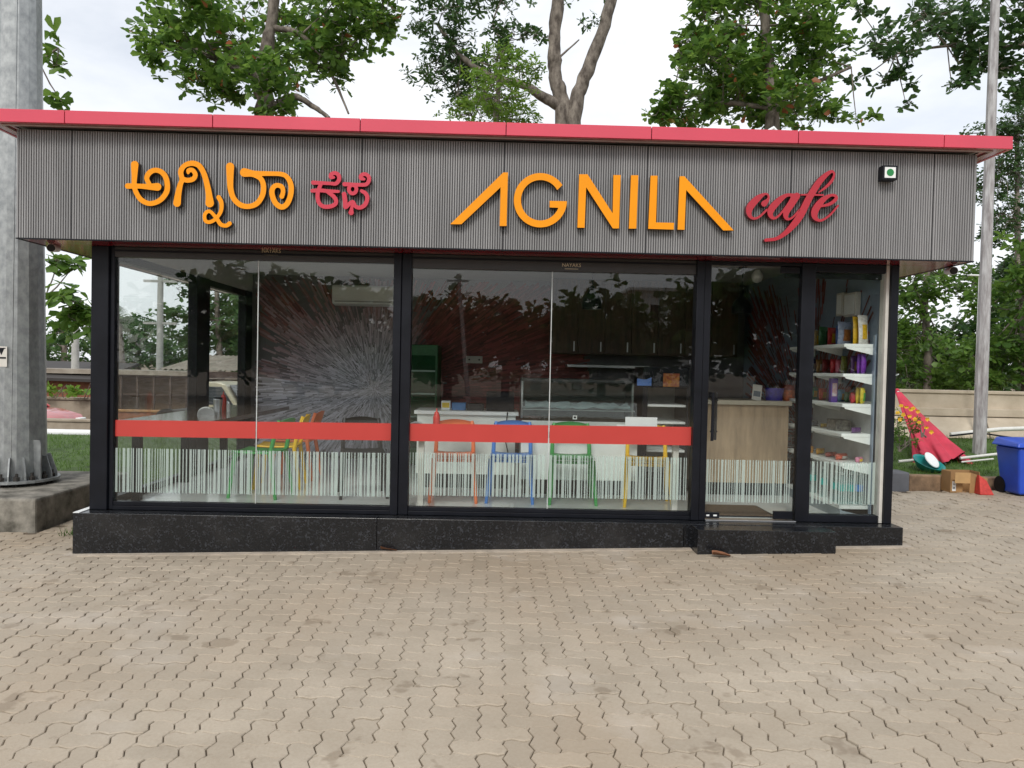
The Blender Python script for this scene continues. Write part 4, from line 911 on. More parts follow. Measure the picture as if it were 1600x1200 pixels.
MB().tube([(pc.x+.12, base_y-r(.3)+.035, .28), (pc.x+.09, base_y-r(9)+.02, 9)], .007, 6).build('weld_seam', GALV, sh)
MB().lathe([(.43, 0), (.43, .028)], (pc.x, base_y, PZ+.035), 32, sm=False).build('base_flange', GALV, t)
for k in range(16):
    a = 2*math.pi*k/16; c, s = math.cos(a), math.sin(a); Mx = Matrix.Translation((pc.x, base_y, PZ+.064)) @ Matrix.Rotation(a, 4, 'Z')
    tall = k == 15; h = .42 if tall else .24
    mb = MB(); q = [(.29, 0), (.40, 0), (.40, .05 if not tall else h-.04), (.34 if not tall else .38, h), (.29, h)]
    vs = [Mx @ Vector((x, y, z)) for y in (-.007, .007) for x, z in q]
    mb.add(vs, [list(range(5)), list(range(5, 10))[::-1]]+[[i, 5+i, 5+(i+1) % 5, (i+1) % 5] for i in range(5)]); mb.build('gusset', GALV, t)
    a2 = a+math.pi/16; x, y = pc.x+.365*math.cos(a2), base_y+.365*math.sin(a2)
    MB().tube([(x, y, PZ), (x, y, PZ+.14)], .015, 8).build('anchor_bolt', M('dark_bolt', (.06, .055, .05), .6, metal=.5), t)
    MB().lathe([(.034, 0), (.034, .035), (.02, .04)], (x, y, PZ+.065), 6, sm=False).build('nut', M('dark_bolt', (.06, .055, .05), .6), t)
# maker's plate
d = (CP-Vector((pc.x, base_y, 0))); d.z = 0; p = at(3, 556, base_y-.27)
pl = MB(); pp = Vector((p.x, p.y, p.z)); ang = math.atan2(base_y-p.y, pc.x-p.x); Mx = Matrix.Translation((p.x, p.y-.012, p.z)) @ Matrix.Rotation(R(-4), 4, 'Z')
pt = MB().box(-.12, .066, -.003, .0, -.115, .1, M=Mx).build('maker_plate', OFFW, t)
MB().prism([(p.x-.05, p.z+.085), (p.x+.05, p.z+.085), (p.x+.05, p.z+.075), (p.x+.035, p.z+.075), (p.x+.005, p.z+.01), (p.x-.03, p.z+.075), (p.x-.05, p.z+.075)], p.y-.019, p.y-.0165).build('plate_mark', BLACK, pt)
MB().box(-.11, .055, -.0052, -.0035, -.03, -.012, M=Mx).build('plate_lettering', BLACK, pt)

# lawns
LAWN = M('lawn_soil_green', (.06, .11, .02), .95, var=.4, scale=7, pos=True, bump=.5)
GRASS = leaf_mat('grass_blade', (.05, .12, .015), (.11, .2, .035), .3, .6)
def lawn(name, x0, x1, y0, y1, zf, dens, seed):
    nx, ny = 12, 10; vs = [(x0+(x1-x0)*i/nx, y0+(y1-y0)*j/ny, zf(x0+(x1-x0)*i/nx, y0+(y1-y0)*j/ny)) for j in range(ny+1) for i in range(nx+1)]
    mb = MB().add(vs, [[j*(nx+1)+i, j*(nx+1)+i+1, (j+1)*(nx+1)+i+1, (j+1)*(nx+1)+i] for j in range(ny) for i in range(nx)], 0, True)
    # skirt down to the earth
    mb.add([(x0, y0, zf(x0, y0)), (x1, y0, zf(x1, y0)), (x1, y0, -.4), (x0, y0, -.4)], [[3, 2, 1, 0]]); mb.add([(x1, y0, zf(x1, y0)), (x1, y1, zf(x1, y1)), (x1, y1, -.4), (x1, y0, -.4)], [[3, 2, 1, 0]])
    mb.add([(x0, y0, zf(x0, y0)), (x0, y1, zf(x0, y1)), (x0, y1, -.4), (x0, y0, -.4)], [[0, 1, 2, 3]])
    tag(mb.build(name, LAWN, org=(0, 0, 0)), kind='structure')
    r = np.random.default_rng(seed); N = int((x1-x0)*(y1-y0)*dens); x = r.uniform(x0+.02, x1-.02, N); y = r.uniform(y0+.02, y1, N)
    z = np.array([zf(a, b) for a, b in zip(x, y)]); h = r.uniform(.025, .07, N)*(1+.5*np.sin(x*3)*np.sin(y*4)); an = r.uniform(0, 6.28, N); w = .004; lx, ly = r.normal(0, .02, N), r.normal(0, .02, N)
    V = np.empty((N, 3, 3)); V[:, 0] = np.c_[x-w*np.cos(an), y-w*np.sin(an), z]; V[:, 1] = np.c_[x+w*np.cos(an), y+w*np.sin(an), z]; V[:, 2] = np.c_[x+lx, y+ly, z+h]
    me = bpy.data.meshes.new('grass'); me.from_pydata(V.reshape(-1, 3).tolist(), [], np.arange(N*3).reshape(-1, 3).tolist()); me.materials.append(GRASS)
    a = me.attributes.new('rnd', 'FLOAT', 'FACE'); a.data.foreach_set('value', r.random(N)); g = link('grass', me); tag(g, 'short green grass covering the verge', 'grass', kind='stuff')
ZL = lambda x, y: .1+.01*(y-2.2)+.012*math.sin(x*2)*math.sin(y*1.7)
lawn('lawn_left', -14, -3.72, 2.72, 7.55, ZL, 420, 1)
ZR = lambda x, y: .31+.085*(y-2.9)+.02*math.sin(x*1.9)*math.sin(y*2.1)
lawn('lawn_right', 4.25, 12.5, 2.93, 6.15, ZR, 900, 2)

# left boundary: white rail, low wall, car on the road behind, taller wall with creepers
PLAS = M('weathered_cream_plaster', (.42, .36, .28), .9, var=.3, scale=2.5, pos=True, bump=.25, col2=(.27, .22, .165))
a = at(60, 676, 7.7)
t = thing('guard_rail', 'long white rail in front of the low wall at the left', 'rail', (-8, 7.7, 0)); MB().tube([(-16, 7.7, a.z), (-4.6, 7.7, a.z)], .075, 12).build('bar', WHITE, t)
for x in (-15, -12, -9, -6.2): MB().box(x-.05, x+.05, 7.7, 7.78, -.1, a.z-.02).build('post', OFFW, t)
zt = at(100, 655, 8.2).z
t = thing('low_wall', 'low cream parapet wall behind the white rail', 'wall', (-9, 8.3, 0)); MB().box(-18, -4.5, 8.2, 8.38, -.6, zt-.05).build('body', PLAS, t); MB().box(-18, -4.48, 8.17, 8.41, zt-.048, zt).build('coping', PLAS, t, .01)
zt = at(100, 621, 12.5).z
t = thing('boundary_wall', 'stained plaster wall beyond the road at the left', 'wall', (-11, 12.6, 0)); MB().box(-26, -10.0, 12.5, 12.72, -1, zt-.06).build('body', PLAS, t); MB().box(-26, -9.98, 12.46, 12.76, zt-.058, zt).build('coping', PLAS, t, .01)
# road between, a step lower than the yard
box('x', M('asphalt', (.05, .05, .05), .9, var=.3, scale=8, bump=.3, pos=True), None, -26, -4.6, 8.6, 12.4, -.5, gz(-9)-.02, 0).name = 'road'; bpy.data.objects['road']['kind'] = 'structure'
# red hatchback
def car(label, cx, cy, zr, L=3.7, H=1.42, W=1.6):
    t = thing('parked_car', label, 'car', (cx, cy, zr)); CR = M('faded_red_car_paint', (.45, .06, .06), .3, coat=.7); GL = M('dark_car_glass', (.03, .04, .045), .05); TY = M('tyre_rubber', (.015, .015, .015), .8)
    pr = [(-1.85, .35), (-1.86, .62), (-1.8, .85), (-1.72, .9), (-.9, .93), (.6, .92), (1.3, .86), (1.72, .74), (1.85, .6), (1.85, .33), (1.5, .25), (-1.5, .25)]
    mb = MB(); n = len(pr)
    for s, in ((0,),):
        rows = []
        for yy, k in ((-W/2, .0), (-W/2*.96, .04), (0, .06), (W/2*.96, .04), (W/2, .0)):
            rows.append([(cx+x*(1 if abs(yy) < W/2*.9 else .985), cy+yy, zr+z+(k if z > .6 else 0)) for x, z in pr])
        for r0, r1 in zip(rows[:-1], rows[1:]): mb.add(r0+r1, [[i, (i+1) % n, n+(i+1) % n, n+i] for i in range(n)], 0, True)
        mb.add(rows[0], [list(range(n))[::-1]]); mb.add(rows[-1], [list(range(n))])
    mb.build('body', CR, t, .0)
    gh = [(-1.65, .92), (-1.35, 1.36), (-.9, 1.42), (.1, 1.4), (.45, 1.3), (1.0, .92)]; n = len(gh)
    mb = MB(); mb.add([(cx+x, cy+s*(W/2-.06-(z-.9)*.3), zr+z) for s in (-1, 1) for x, z in gh], [list(range(n))[::-1], list(range(n, 2*n))]+[[i, i+1, n+i+1, n+i] for i in range(n-1)]); mb.build('window_glass', GL, t)
    MB().add([(cx+x, cy+s*(W/2-.2), zr+z+.012) for s in (-1, 1) for x, z in gh[1:5]], [[i, i+1, 5+i, 4+i] for i in range(3)], 0, True).build('roof', CR, t)
    for s in (-1, 1):
        MB().tube([(cx+1.0, cy+s*(W/2-.07), zr+.95), (cx+.45, cy+s*(W/2-.18), zr+1.32)], .025, 6).build('pillar', CR, t); MB().tube([(cx-.6, cy+s*(W/2-.06), zr+.95), (cx-.6, cy+s*(W/2-.19), zr+1.4)], .03, 6).build('pillar', CR, t)
        MB().box(cx+1.72, cx+1.86, cy+s*.55-.14, cy+s*.55+.14, zr+.56, zr+.72).build('headlight', WHITE, t, .02)
        for x in (-1.15, 1.2):
            w = MB().lathe([(.29, -.1), (.29, .1)], (cx+x, cy+s*(W/2-.1), zr+.29), 20, axis='Y').build('wheel', TY, t); MB().lathe([(.17, -.11), (.17, .11)], (cx+x, cy+s*(W/2-.1), zr+.29), 16, axis='Y').build('rim', STEEL, w)
    MB().box(cx+1.83, cx+1.9, cy-.7, cy+.7, zr+.35, zr+.5).build('bumper', M('black_bumper', (.02, .02, .02), .6), t, .02)
hp = at(126, 654, 10.2); car('faded red car on the road behind the low wall at the left', hp.x-2.1, 10.2, hp.z-.74)

# shed with corrugated roof seen through the side glass, open store with grille, van
TIN = M('grey_corrugated_sheet', (.36, .32, .26), .6, var=.25, scale=3, col2=(.22, .18, .14))
SY = 17.0; e0, e1 = at(246, 578, SY), at(384, 583, SY); r0, r1 = at(268, 555, SY+2.2), at(400, 560, SY+2.2); WA = e1.x+3.0
BRK = M('weathered_brick_red', (.26, .11, .065), .9, var=.35, scale=9, pos=True)
t = thing('tin_roof_shed', 'long low shed with a ridged grey roof beyond the road at the left', 'shed', ((e0.x+WA)/2, SY+1, -.5))
nr = 34; mb = MB(); vs = []
for (za, zb, yy) in ((e0.z, e1.z, SY), (r0.z, r1.z, SY+2.4)):
    for k in range(nr*2+1):
        f_ = k/(nr*2); xx = (e0.x if yy == SY else e0.x+.5)+f_*(WA-e0.x-(0 if yy == SY else .5)); vs.append((xx, yy, za+.05*(k % 2)))
n = nr*2+1; mb.add(vs, [[k, k+1, n+k+1, n+k] for k in range(n-1)]); mb.build('roof', TIN, t)
MB().box(e0.x+.1, WA-.1, SY+.2, SY+.35, -.6, e0.z-.25).build('wall', M('brown_plaster', (.24, .17, .115), .9, var=.3, pos=True, scale=3), t); MB().box(e0.x, WA, SY-.02, SY+.03, e0.z-.22, e0.z-.02).build('fascia_board', M('dark_brown_board', (.09, .06, .05), .8), t)
for k in range(5):
    xw = e0.x+.7+k*1.15; MB().box(xw, xw+.6, SY+.16, SY+.21, e0.z-1.4, e0.z-.6).build('window', BLACK, t)
o0, o1 = at(176, 582, 15.5), at(300, 584, 15.5)
t = thing('grille_store', 'open-fronted store with upright steel grille below the ridged roof', 'store', ((o0.x+o1.x)/2, 15.5, -.5))
MB().box(o0.x-4, o1.x, 15.2, 16.6, o0.z-.05, o0.z+.08).build('roof', TIN, t); MB().box(o0.x-4, o1.x, 16.45, 16.55, -.6, o0.z-.06).build('back_wall', M('brown_plaster', (.24, .17, .115), .9), t)
for k in range(14): xx = o0.x-3.9+k*(o1.x-o0.x+3.8)/13; MB().box(xx, xx+.05, 15.3, 15.35, -.6, o0.z-.06).build('bar', M('rusty_steel', (.09, .06, .045), .8), t)
for z in (.55, 1.05): MB().box(o0.x-4, o1.x, 15.36, 15.38, z, z+.03).build('rail', M('rusty_steel', (.09, .06, .045), .8), t)
b0, b1 = at(186, 640, 14.4), at(305, 652, 14.4)
t = thing('brick_wall', 'low orange-brown brick wall in front of the grille store', 'wall', (b0.x, 14.4, -.5)); MB().box(b0.x-.3, b1.x, 14.4, 14.6, -.6, b0.z-.06).build('body', BRK, t); MB().box(b0.x-.32, b1.x+.02, 14.36, 14.64, b0.z-.058, b0.z).build('coping', M('orange_brown_cap', (.36, .2, .09), .85, var=.25, pos=True), t, .01)
# brick shed with dark roof, left of the post
q0, q1 = at(70, 574, 15), at(150, 577, 15)
t = thing('brick_shed', 'small red brick shed under a dark sheet roof at far left', 'shed', ((q0.x+q1.x)/2, 15.5, -.5)); MB().box(q0.x-2, q1.x-.1, 15.1, 17, -.6, q0.z-.3).build('wall', BRK, t)
mb = MB(); mb.hexa([(q0.x-2.3, 14.7, q0.z-.32), (q1.x+.1, 14.7, q1.z-.36), (q1.x+.1, 14.7, q1.z-.28), (q0.x-2.3, 14.7, q0.z-.24)], [(q0.x-2.3, 17.4, q0.z+.1), (q1.x+.1, 17.4, q1.z+.1), (q1.x+.1, 17.4, q1.z+.18), (q0.x-2.3, 17.4, q0.z+.18)]); mb.build('roof', M('dark_sheet_roof', (.035, .03, .028), .7), t)
# pale van
v0 = at(318, 640, 13.6); v1 = at(372, 640, 13.6); vt = at(335, 597, 13.6).z
t = thing('parked_van', 'cream van cab parked beyond the side glass at the left', 'van', ((v0.x+v1.x)/2, 14.2, -.5)); CV = M('cream_van_paint', (.55, .5, .36), .4, coat=.4); w = v1.x-v0.x
pr = [(v0.x-.06, .1), (v0.x-.06, vt), (v0.x+.45*w, vt), (v0.x+.62*w, vt-.06), (v1.x-.02, vt-.62), (v1.x+.12, vt-.75), (v1.x+.14, .1)]
MB().prism(pr, 13.6, 15.1).build('body', CV, t, .03)
MB().prism([(v0.x+.12*w, vt-.6), (v0.x+.12*w, vt-.12), (v0.x+.52*w, vt-.12), (v0.x+.86*w, vt-.6)], 13.585, 13.6).build('side_window', M('dark_car_glass', (.03, .04, .045), .05), t); MB().prism([(v0.x+.68*w, vt-.1), (v1.x+.04, vt-.6), (v1.x+.07, vt-.58), (v0.x+.71*w, vt-.08)], 13.75, 14.95).build('windscreen', M('dark_car_glass', (.03, .04, .045), .05), t)
MB().box(v0.x-.9, v0.x-.08, 13.65, 15.05, .0, .25).build('cargo_bed', M('dark_grey_bed', (.08, .08, .08), .7), t, .01)
for x in (v0.x-1.0, v0.x+.55*w): MB().lathe([(.3, -.09), (.3, .09)], (x, 13.72, -.02), 18, axis='Y').build('wheel', M('tyre_rubber', (.015, .015, .015), .8), t)
# poles beyond the road
for px, py, yy, lab in ((251, 430, 19, 'tall grey lamp pole standing beyond the shed at the left'), (118, 505, 16, 'bare concrete post behind the brick shed at far left')):
    p = at(px, py, yy); t = thing('utility_pole', lab, 'pole', (p.x, yy, -.5)); MB().tube([(p.x, yy, -.6), (p.x, yy, p.z)], [.13, .09], 10).build('shaft', M('grey_concrete_pole', (.4, .4, .38), .8), t)
    if py < 450:
        for dz in (-.2, -1.6): MB().box(p.x-.55, p.x+.55, yy-.04, yy+.04, p.z+dz-.04, p.z+dz+.04).build('crossarm', M('grey_concrete_pole', (.4, .4, .38), .8), t)

# ================================================================== YARD: right side
KY = 2.78
STONE = M('brown_laterite_kerb', (.23, .15, .09), .9, var=.4, scale=7, pos=True, bump=.4, bscale=25)
kx = at(1420, 755, KY).x
for k in range(9):
    x = kx+k*.62
    tag(MB().box(x+.006, x+.612, KY, KY+.15, -.2, .325+random.uniform(-.01, .01)).build('kerb_stone', STONE, None, .015), 'brown stone kerb block edging the right lawn', 'kerb', 'kerb stones along the right lawn', None)
for k, o in enumerate([o for o in COL.objects if o.name.startswith('kerb_stone')]): o['label'] = 'brown stone kerb block edging the right lawn, %s' % ('nearest the cafe', 'second from the cafe', 'third from the cafe', 'behind the cardboard box', 'left of the blue bin', 'behind the blue bin', 'just right of the blue bin', 'second from the far end', 'at the far right end')[k]
g0, g1 = at(1385, 760, KY-.05).x, kx-.01
tag(MB().box(g0, g1, KY-.04, KY+.25, -.2, .37).build('kerb_block', M('grey_painted_concrete', (.11, .115, .13), .7, var=.15), None, .02), 'dark grey concrete block at the corner beside the cafe', 'concrete block')
WY = 6.3; CW = M('cream_boundary_plaster', (.52, .45, .35), .85, var=.18, scale=1.6, pos=True, bump=.15, col2=(.36, .3, .22))
z = lambda py: at(1500, py, WY).z
t = thing('boundary_wall', 'cream plaster boundary wall with sloping slabs behind the right lawn', 'wall', (9, WY, .4)); WX0, WX1 = 3.9, 16
MB().box(WX0, WX1, WY, WY+.2, -.3, z(615)).build('upper_wall', CW, t); MB().box(WX0, WX1, WY-.03, WY+.23, z(615)+.001, z(610)).build('coping', CW, t, .008)
MB().box(WX0, WX1, WY-.12, WY-.002, z(650), z(638)).build('ledge', CW, t, .01)
k = 0; x = WX0
while x < WX1:
    w = 1.12; s = .16
    mb = MB(); mb.hexa([(x+.012-s, WY-.5, z(679)-.02), (x+w-.012-s, WY-.5, z(679)-.02), (x+w-.012, WY-.1, z(651)), (x+.012, WY-.1, z(651))], [(x+.012-s, WY-.42, z(679)-.08), (x+w-.012-s, WY-.42, z(679)-.08), (x+w-.012, WY-.03, z(651)-.05), (x+.012, WY-.03, z(651)-.05)]); mb.build('slab', CW, t, .006); x += w
PIPE = M('white_pvc', (.66, .66, .62), .4, var=.1)
p0, p1 = at(1485, 679, 5.6), at(1640, 668, 5.6); tag(MB().tube([p0, p0*.5+p1*.5+Vector((0, 0, .03)), p1], .035, 10).build('pvc_pipe', PIPE), 'thick white pipe lying along the foot of the cream wall', 'pipe')
p0, p1 = at(1484, 681, 5.3), at(1530, 676, 5.3); tag(MB().tube([p0, p1, at(1620, 690, 5.2)], .014, 8).build('hose', BLACK), 'thin black hose lying across the right lawn', 'hose')
for a_, b_, yy, rr, lab in (((1404, 721), (1452, 717), 3.5, .02, 'white pipe end sticking out left under the red umbrella'), ((1500, 716), (1562, 709), 3.7, .02, 'upper white pipe on the lawn between umbrella and bin'), ((1502, 722), (1552, 717), 3.6, .012, 'lower thin white pipe on the lawn between umbrella and bin')):
    q0, q1 = at(*a_, yy), at(*b_, yy); 
    q0.z = max(q0.z, ZR(q0.x, yy)+rr); q1.z = max(q1.z, ZR(q1.x, yy)+rr); tag(MB().tube([q0, q1], rr, 8).build('pvc_pipe', PIPE), lab, 'pipe', 'white pipes on the right lawn')
# lamp poles
PY_ = 4.45; p = at(1530, 706, PY_); q = at(1556, 0, PY_)
WP = M('peeling_pale_pole_paint', (.5, .5, .5), .6, var=.2, scale=7, stretch=(3, 3, .5), col2=(.22, .2, .2), bump=.15)
t = thing('street_lamp', 'grey weathered octagonal steel lamp pole on the right lawn', 'pole', (p.x, PY_, p.z)); MB().tube([(p.x, PY_, .3), (p.x, PY_, q.z+2.5)], [.092, .05], 8, sm=False).build('shaft', WP, t)
MB().tube([(p.x, PY_, q.z+2.4), (p.x+.3, PY_-.4, q.z+2.6), (p.x+.5, PY_-.8, q.z+2.6)], .03, 8).build('arm', WP, t); MB().box(p.x+.4, p.x+.6, PY_-1.3, PY_-.75, q.z+2.56, q.z+2.62).build('lamp_head', WP, t, .02)
p = at(1524, 650, 5.9); q = at(1527, 432, 5.9); t = thing('street_lamp', 'thin white lamp post beside the weathered pole, near the wall', 'pole', (p.x, 5.9, .5)); MB().tube([(p.x, 5.9, .4), (p.x, 5.9, q.z)], .026, 10).build('shaft', WHITE, t)
MB().box(p.x-.2, p.x+.16, 5.86, 5.94, q.z+.005, q.z+.03, M=None).build('lamp_head', WHITE, t, .008)
# closed parasol leaning over the flowers
UR = M('faded_red_canvas', (.52, .04, .075), .8, var=.15, scale=5, bump=.15, bscale=60)
A_, B_ = at(1404, 614, 5.0), at(1477, 726, 3.75); ax = (B_-A_).normalized(); sd_ = ax.cross(Vector((0, -1, .3))).normalized(); up_ = sd_.cross(ax)
t = thing('closed_parasol', 'folded red canvas parasol leaning over the right lawn', 'parasol', B_)
mb = MB(); n = 72; rows = 22; vs = []
for j in range(rows+1):
    f_ = j/rows; rr = .045+.25*f_**1.1; c = A_+(B_-A_)*f_
    for i in range(n):
        a = 2*math.pi*i/n; pl_ = 1+f_*(.24*math.cos(8*a+1.5*f_)+.1*math.cos(13*a-4*f_+1)+.06*math.sin(21*a+7*f_))+.05*math.sin(9*f_+3*a); rx_, rz_ = rr*1.12*pl_, rr*.5*pl_
        e = (.12*math.cos(4*a+.6)+.05*math.sin(7*a)) if j == rows else 0
        vs.append(c+sd_*math.cos(a)*rx_+up_*math.sin(a)*rz_+ax*e)
mb.add(vs, [[j*n+i, j*n+(i+1) % n, (j+1)*n+(i+1) % n, (j+1)*n+i] for j in range(rows) for i in range(n)], 0, True); mb.build('canopy', UR, t)
MB().tube([A_-ax*.06, B_+ax*.1], .02, 10).build('pole', PIPE, t); MB().lathe([(.03, -.03), (.035, .02), (.01, .04)], A_-ax*.05, 12).build('finial', UR, t)
for k in range(7):
    o = sd_*(.03+.04*k)+up_*random.uniform(-.05, .08); s_ = B_-ax*.25+o*.6; MB().tube([s_, B_+ax*random.uniform(.06, .16)+o*1.1], .008, 6).build('rib', PIPE, t)
# teal basin with a white lid in it
p = at(1455, 723, 3.15); t = thing('basin', 'tilted teal plastic basin with a white lid beside the red parasol', 'basin', p)
def tilt_lathe(prof, mat, nm, ctr, rot, n=28):
    mb = MB(); mb.lathe(prof, (0, 0, 0), n); mb.v = [tuple(ctr+rot @ Vector(v)) for v in mb.v]; mb.f = mb.f[:-2]+[mb.f[-2]]; mb.m = mb.m[:len(mb.f)]; mb.s = mb.s[:len(mb.f)]; return mb.build(nm, mat, t)
rot = Matrix.Rotation(R(22), 3, 'X') @ Matrix.Rotation(R(10), 3, 'Y'); bc = Vector((p.x, 3.2, p.z+.0))
tilt_lathe([(.09, -.11), (.12, -.1), (.19, -.02), (.2, .0), (.205, .004), (.205, -.004), (.195, -.004), (.185, -.02), (.115, -.095), (.0, -.1)], M('teal_plastic', (.005, .22, .21), .35), 'bowl', bc, rot)
rot2 = Matrix.Rotation(R(48), 3, 'X') @ Matrix.Rotation(R(24), 3, 'Y')
tilt_lathe([(.115, 0), (.12, .012), (.105, .018), (.045, .012), (.0, .014)], WHITE, 'lid', bc+Vector((.06, .05, .02)), rot2)
# cardboard box, open
KR = M('kraft_cardboard', (.36, .21, .09), .85, var=.12, scale=6)
bx0, bx1 = at(1482, 762, 2.6).x, at(1507, 762, 2.6).x; by0, by1 = 2.56, 2.76; gz_ = gz(5.7); hh = .26
t = thing('cardboard_box', 'open empty cardboard box lying against the kerb', 'box', ((bx0+bx1)/2, 2.65, gz_)); bx1 = bx0+.36
for nm, a in (('panel', (bx0, bx0+.006, by0, by1, gz_, gz_+hh)), ('panel', (bx1-.006, bx1, by0, by1, gz_, gz_+hh)), ('panel', (bx0+.007, bx1-.007, by1-.006, by1, gz_, gz_+hh)), ('panel', (bx0+.007, bx1-.007, by0+.0, by1-.007, gz_, gz_+.006)), ('panel', (bx0+.007, bx0+.15, by0, by0+.006, gz_+.007, gz_+hh*.62))): MB().box(*a).build(nm, KR, t)
MB().box(bx0, bx0+.19, by0-.09, by0-.084, gz_+hh-.13, gz_+hh, M=None).build('flap', M('kraft_cardboard_light', (.48, .3, .13), .85, var=.1), t)
MB().hexa([(bx0+.2, by0-.06, gz_), (bx1+.02, by0-.12, gz_), (bx1+.02, by0-.12, gz_+.2), (bx0+.2, by0-.06, gz_+hh)], [(bx0+.2, by0-.054, gz_), (bx1+.02, by0-.114, gz_), (bx1+.02, by0-.114, gz_+.2), (bx0+.2, by0-.054, gz_+hh)]).build('flap', KR, t)
MB().box(bx0+.02, bx0+.065, by0-.004, by0-.001, gz_+.02, gz_+.14).build('shipping_label', WHITE, t)
for z_ in (.045, .06, .1): MB().box(bx0+.027, bx0+.056, by0-.0058, by0-.0042, gz_+z_, gz_+z_+.008).build('label_print', BLACK, t)
p = at(1526, 740, 2.45); t = thing('red_bag', 'small crumpled red bag propped against the cardboard box', 'bag', (p.x+.1, 2.4, gz(5.9))); g_ = gz(5.9)
MB().hexa([(p.x, 2.36, g_), (p.x+.17, 2.36, g_), (p.x+.1, 2.4, g_+.17), (p.x, 2.4, g_+.24)], [(p.x+.0, 2.5, g_), (p.x+.18, 2.5, g_), (p.x+.08, 2.45, g_+.17), (p.x, 2.45, g_+.24)]).build('bag_body', M('red_plastic_bag', (.55, .05, .04), .5, var=.2, scale=20, bump=.4, bscale=30), t, .01)
# blue wheeled bin
BB = M('blue_bin_plastic', (.02, .075, .52), .38, var=.1, scale=4); byy = 2.2; x0 = at(1594, 760, byy).x; x1 = x0+.5; g_ = gz(6.2); tz = at(1575, 700, byy).z
t = thing('wheelie_bin', 'blue plastic wheeled bin standing on the pavers at the right', 'bin', ((x0+x1)/2, byy+.3, g_))
MB().hexa([(x0+.02, byy+.04, g_+.02), (x1-.02, byy+.04, g_+.02), (x1-.02, byy+.38, g_+.02), (x0+.02, byy+.38, g_+.02)], [(x0-.03, byy, tz), (x1+.03, byy, tz), (x1+.03, byy+.44, tz), (x0-.03, byy+.44, tz)]).build('body', BB, t, .03, seg=3)
MB().hexa([(x0-.07, byy-.04, tz+.005), (x1+.07, byy-.04, tz+.005), (x1+.07, byy+.46, tz+.005), (x0-.07, byy+.46, tz+.005)], [(x0-.05, byy-.02, tz+.06), (x1+.05, byy-.02, tz+.06), (x1+.02, byy+.44, tz+.1), (x0-.02, byy+.44, tz+.1)]).build('lid', BB, t, .015)
MB().box(x0+.06, x0+.16, byy-.0005+.004, byy+.0065, tz-.19, tz-.135).build('red_label', M('red_sticker', (.55, .1, .06), .5), t); MB().box(x0+.3, x0+.5, byy+.004, byy+.011, tz-.3, tz-.24).build('white_label', WHITE, t)
MB().box(x0+.28, x1-.03, byy+.02, byy+.05, g_+.0, g_+.04).build('foot', BB, t, .01)
for x in (x0, x1-.06): MB().tube([(x, byy+.38, g_+.1), (x+.06, byy+.38, g_+.1)], .1, 18).build('wheel', BLACK, t)

# ================================================================== VEGETATION
def put_leaves(P, Dr, Nr, L, W, name, mat, parent, nobj=0, lift=.18, seed=0):
    """leaves: base point, direction, normal; two folded halves each"""
    r = np.random.default_rng(seed); N = len(P); Dr = Dr/np.linalg.norm(Dr, axis=1)[:, None]; S = np.cross(Dr, Nr); S /= np.linalg.norm(S, axis=1)[:, None]+1e-9; Nn = np.cross(S, Dr)
    prof = [(0, 0), (.42, .36), (.78, .5), (1, 0)]
    rn = r.random(N); order = np.argsort(((P-np.array(CP))**2).sum(1)); objs = order[:nobj]; rest = order[nobj:]; o0 = ORG[parent.name]
    if nobj:
        me = bpy.data.meshes.new('leaf'); me.from_pydata([(0, 0, 0), (.36, .42, lift*.5), (.5, .78, lift*.5), (0, 1, -.05), (-.5, .78, lift*.5), (-.36, .42, lift*.5)], [], [[0, 1, 2, 3], [0, 3, 4, 5]]); me.materials.append(mat)
        for i in objs:
            o = link('leaf', me, parent); m = Matrix.Identity(4)
            for k in range(3): m[k][0] = S[i][k]*W[i]; m[k][1] = Dr[i][k]*L[i]; m[k][2] = Nn[i][k]*W[i]; m[k][3] = P[i][k]-o0[k]
            o.matrix_local = m; o['rnd'] = float(rn[i])
    P, Dr, S, Nn, L, W, rn = P[rest], Dr[rest], S[rest], Nn[rest], L[rest], W[rest], rn[rest]; N = len(P)
    V = np.empty((N, 6, 3))
    for k, (t_, s_, u_) in enumerate(((0, 0, 0), (.42, .36, lift*.5), (.78, .5, lift*.5), (1, 0, -.05), (.78, -.5, lift*.5), (.42, -.36, lift*.5))):
        V[:, k] = P+Dr*(t_*L)[:, None]+S*(s_*W)[:, None]+Nn*(u_*W)[:, None]
    V -= np.array(o0); me = bpy.data.meshes.new(name); b = np.arange(N)[:, None]*6
    lv = np.hstack([b+np.array([[0, 1, 2, 3]]), b+np.array([[0, 3, 4, 5]])]).ravel()
    me.vertices.add(N*6); me.vertices.foreach_set('co', V.ravel()); me.loops.add(N*8); me.loops.foreach_set('vertex_index', lv)
    me.polygons.add(N*2); me.polygons.foreach_set('loop_start', np.arange(N*2)*4); me.polygons.foreach_set('loop_total', np.full(N*2, 4)); me.update(calc_edges=True); me.validate()
    me.materials.append(mat); a = me.attributes.new('rnd', 'FLOAT', 'FACE'); a.data.foreach_set('value', np.repeat(rn, 2))
    return tag(link(name, me, parent), kind='stuff')
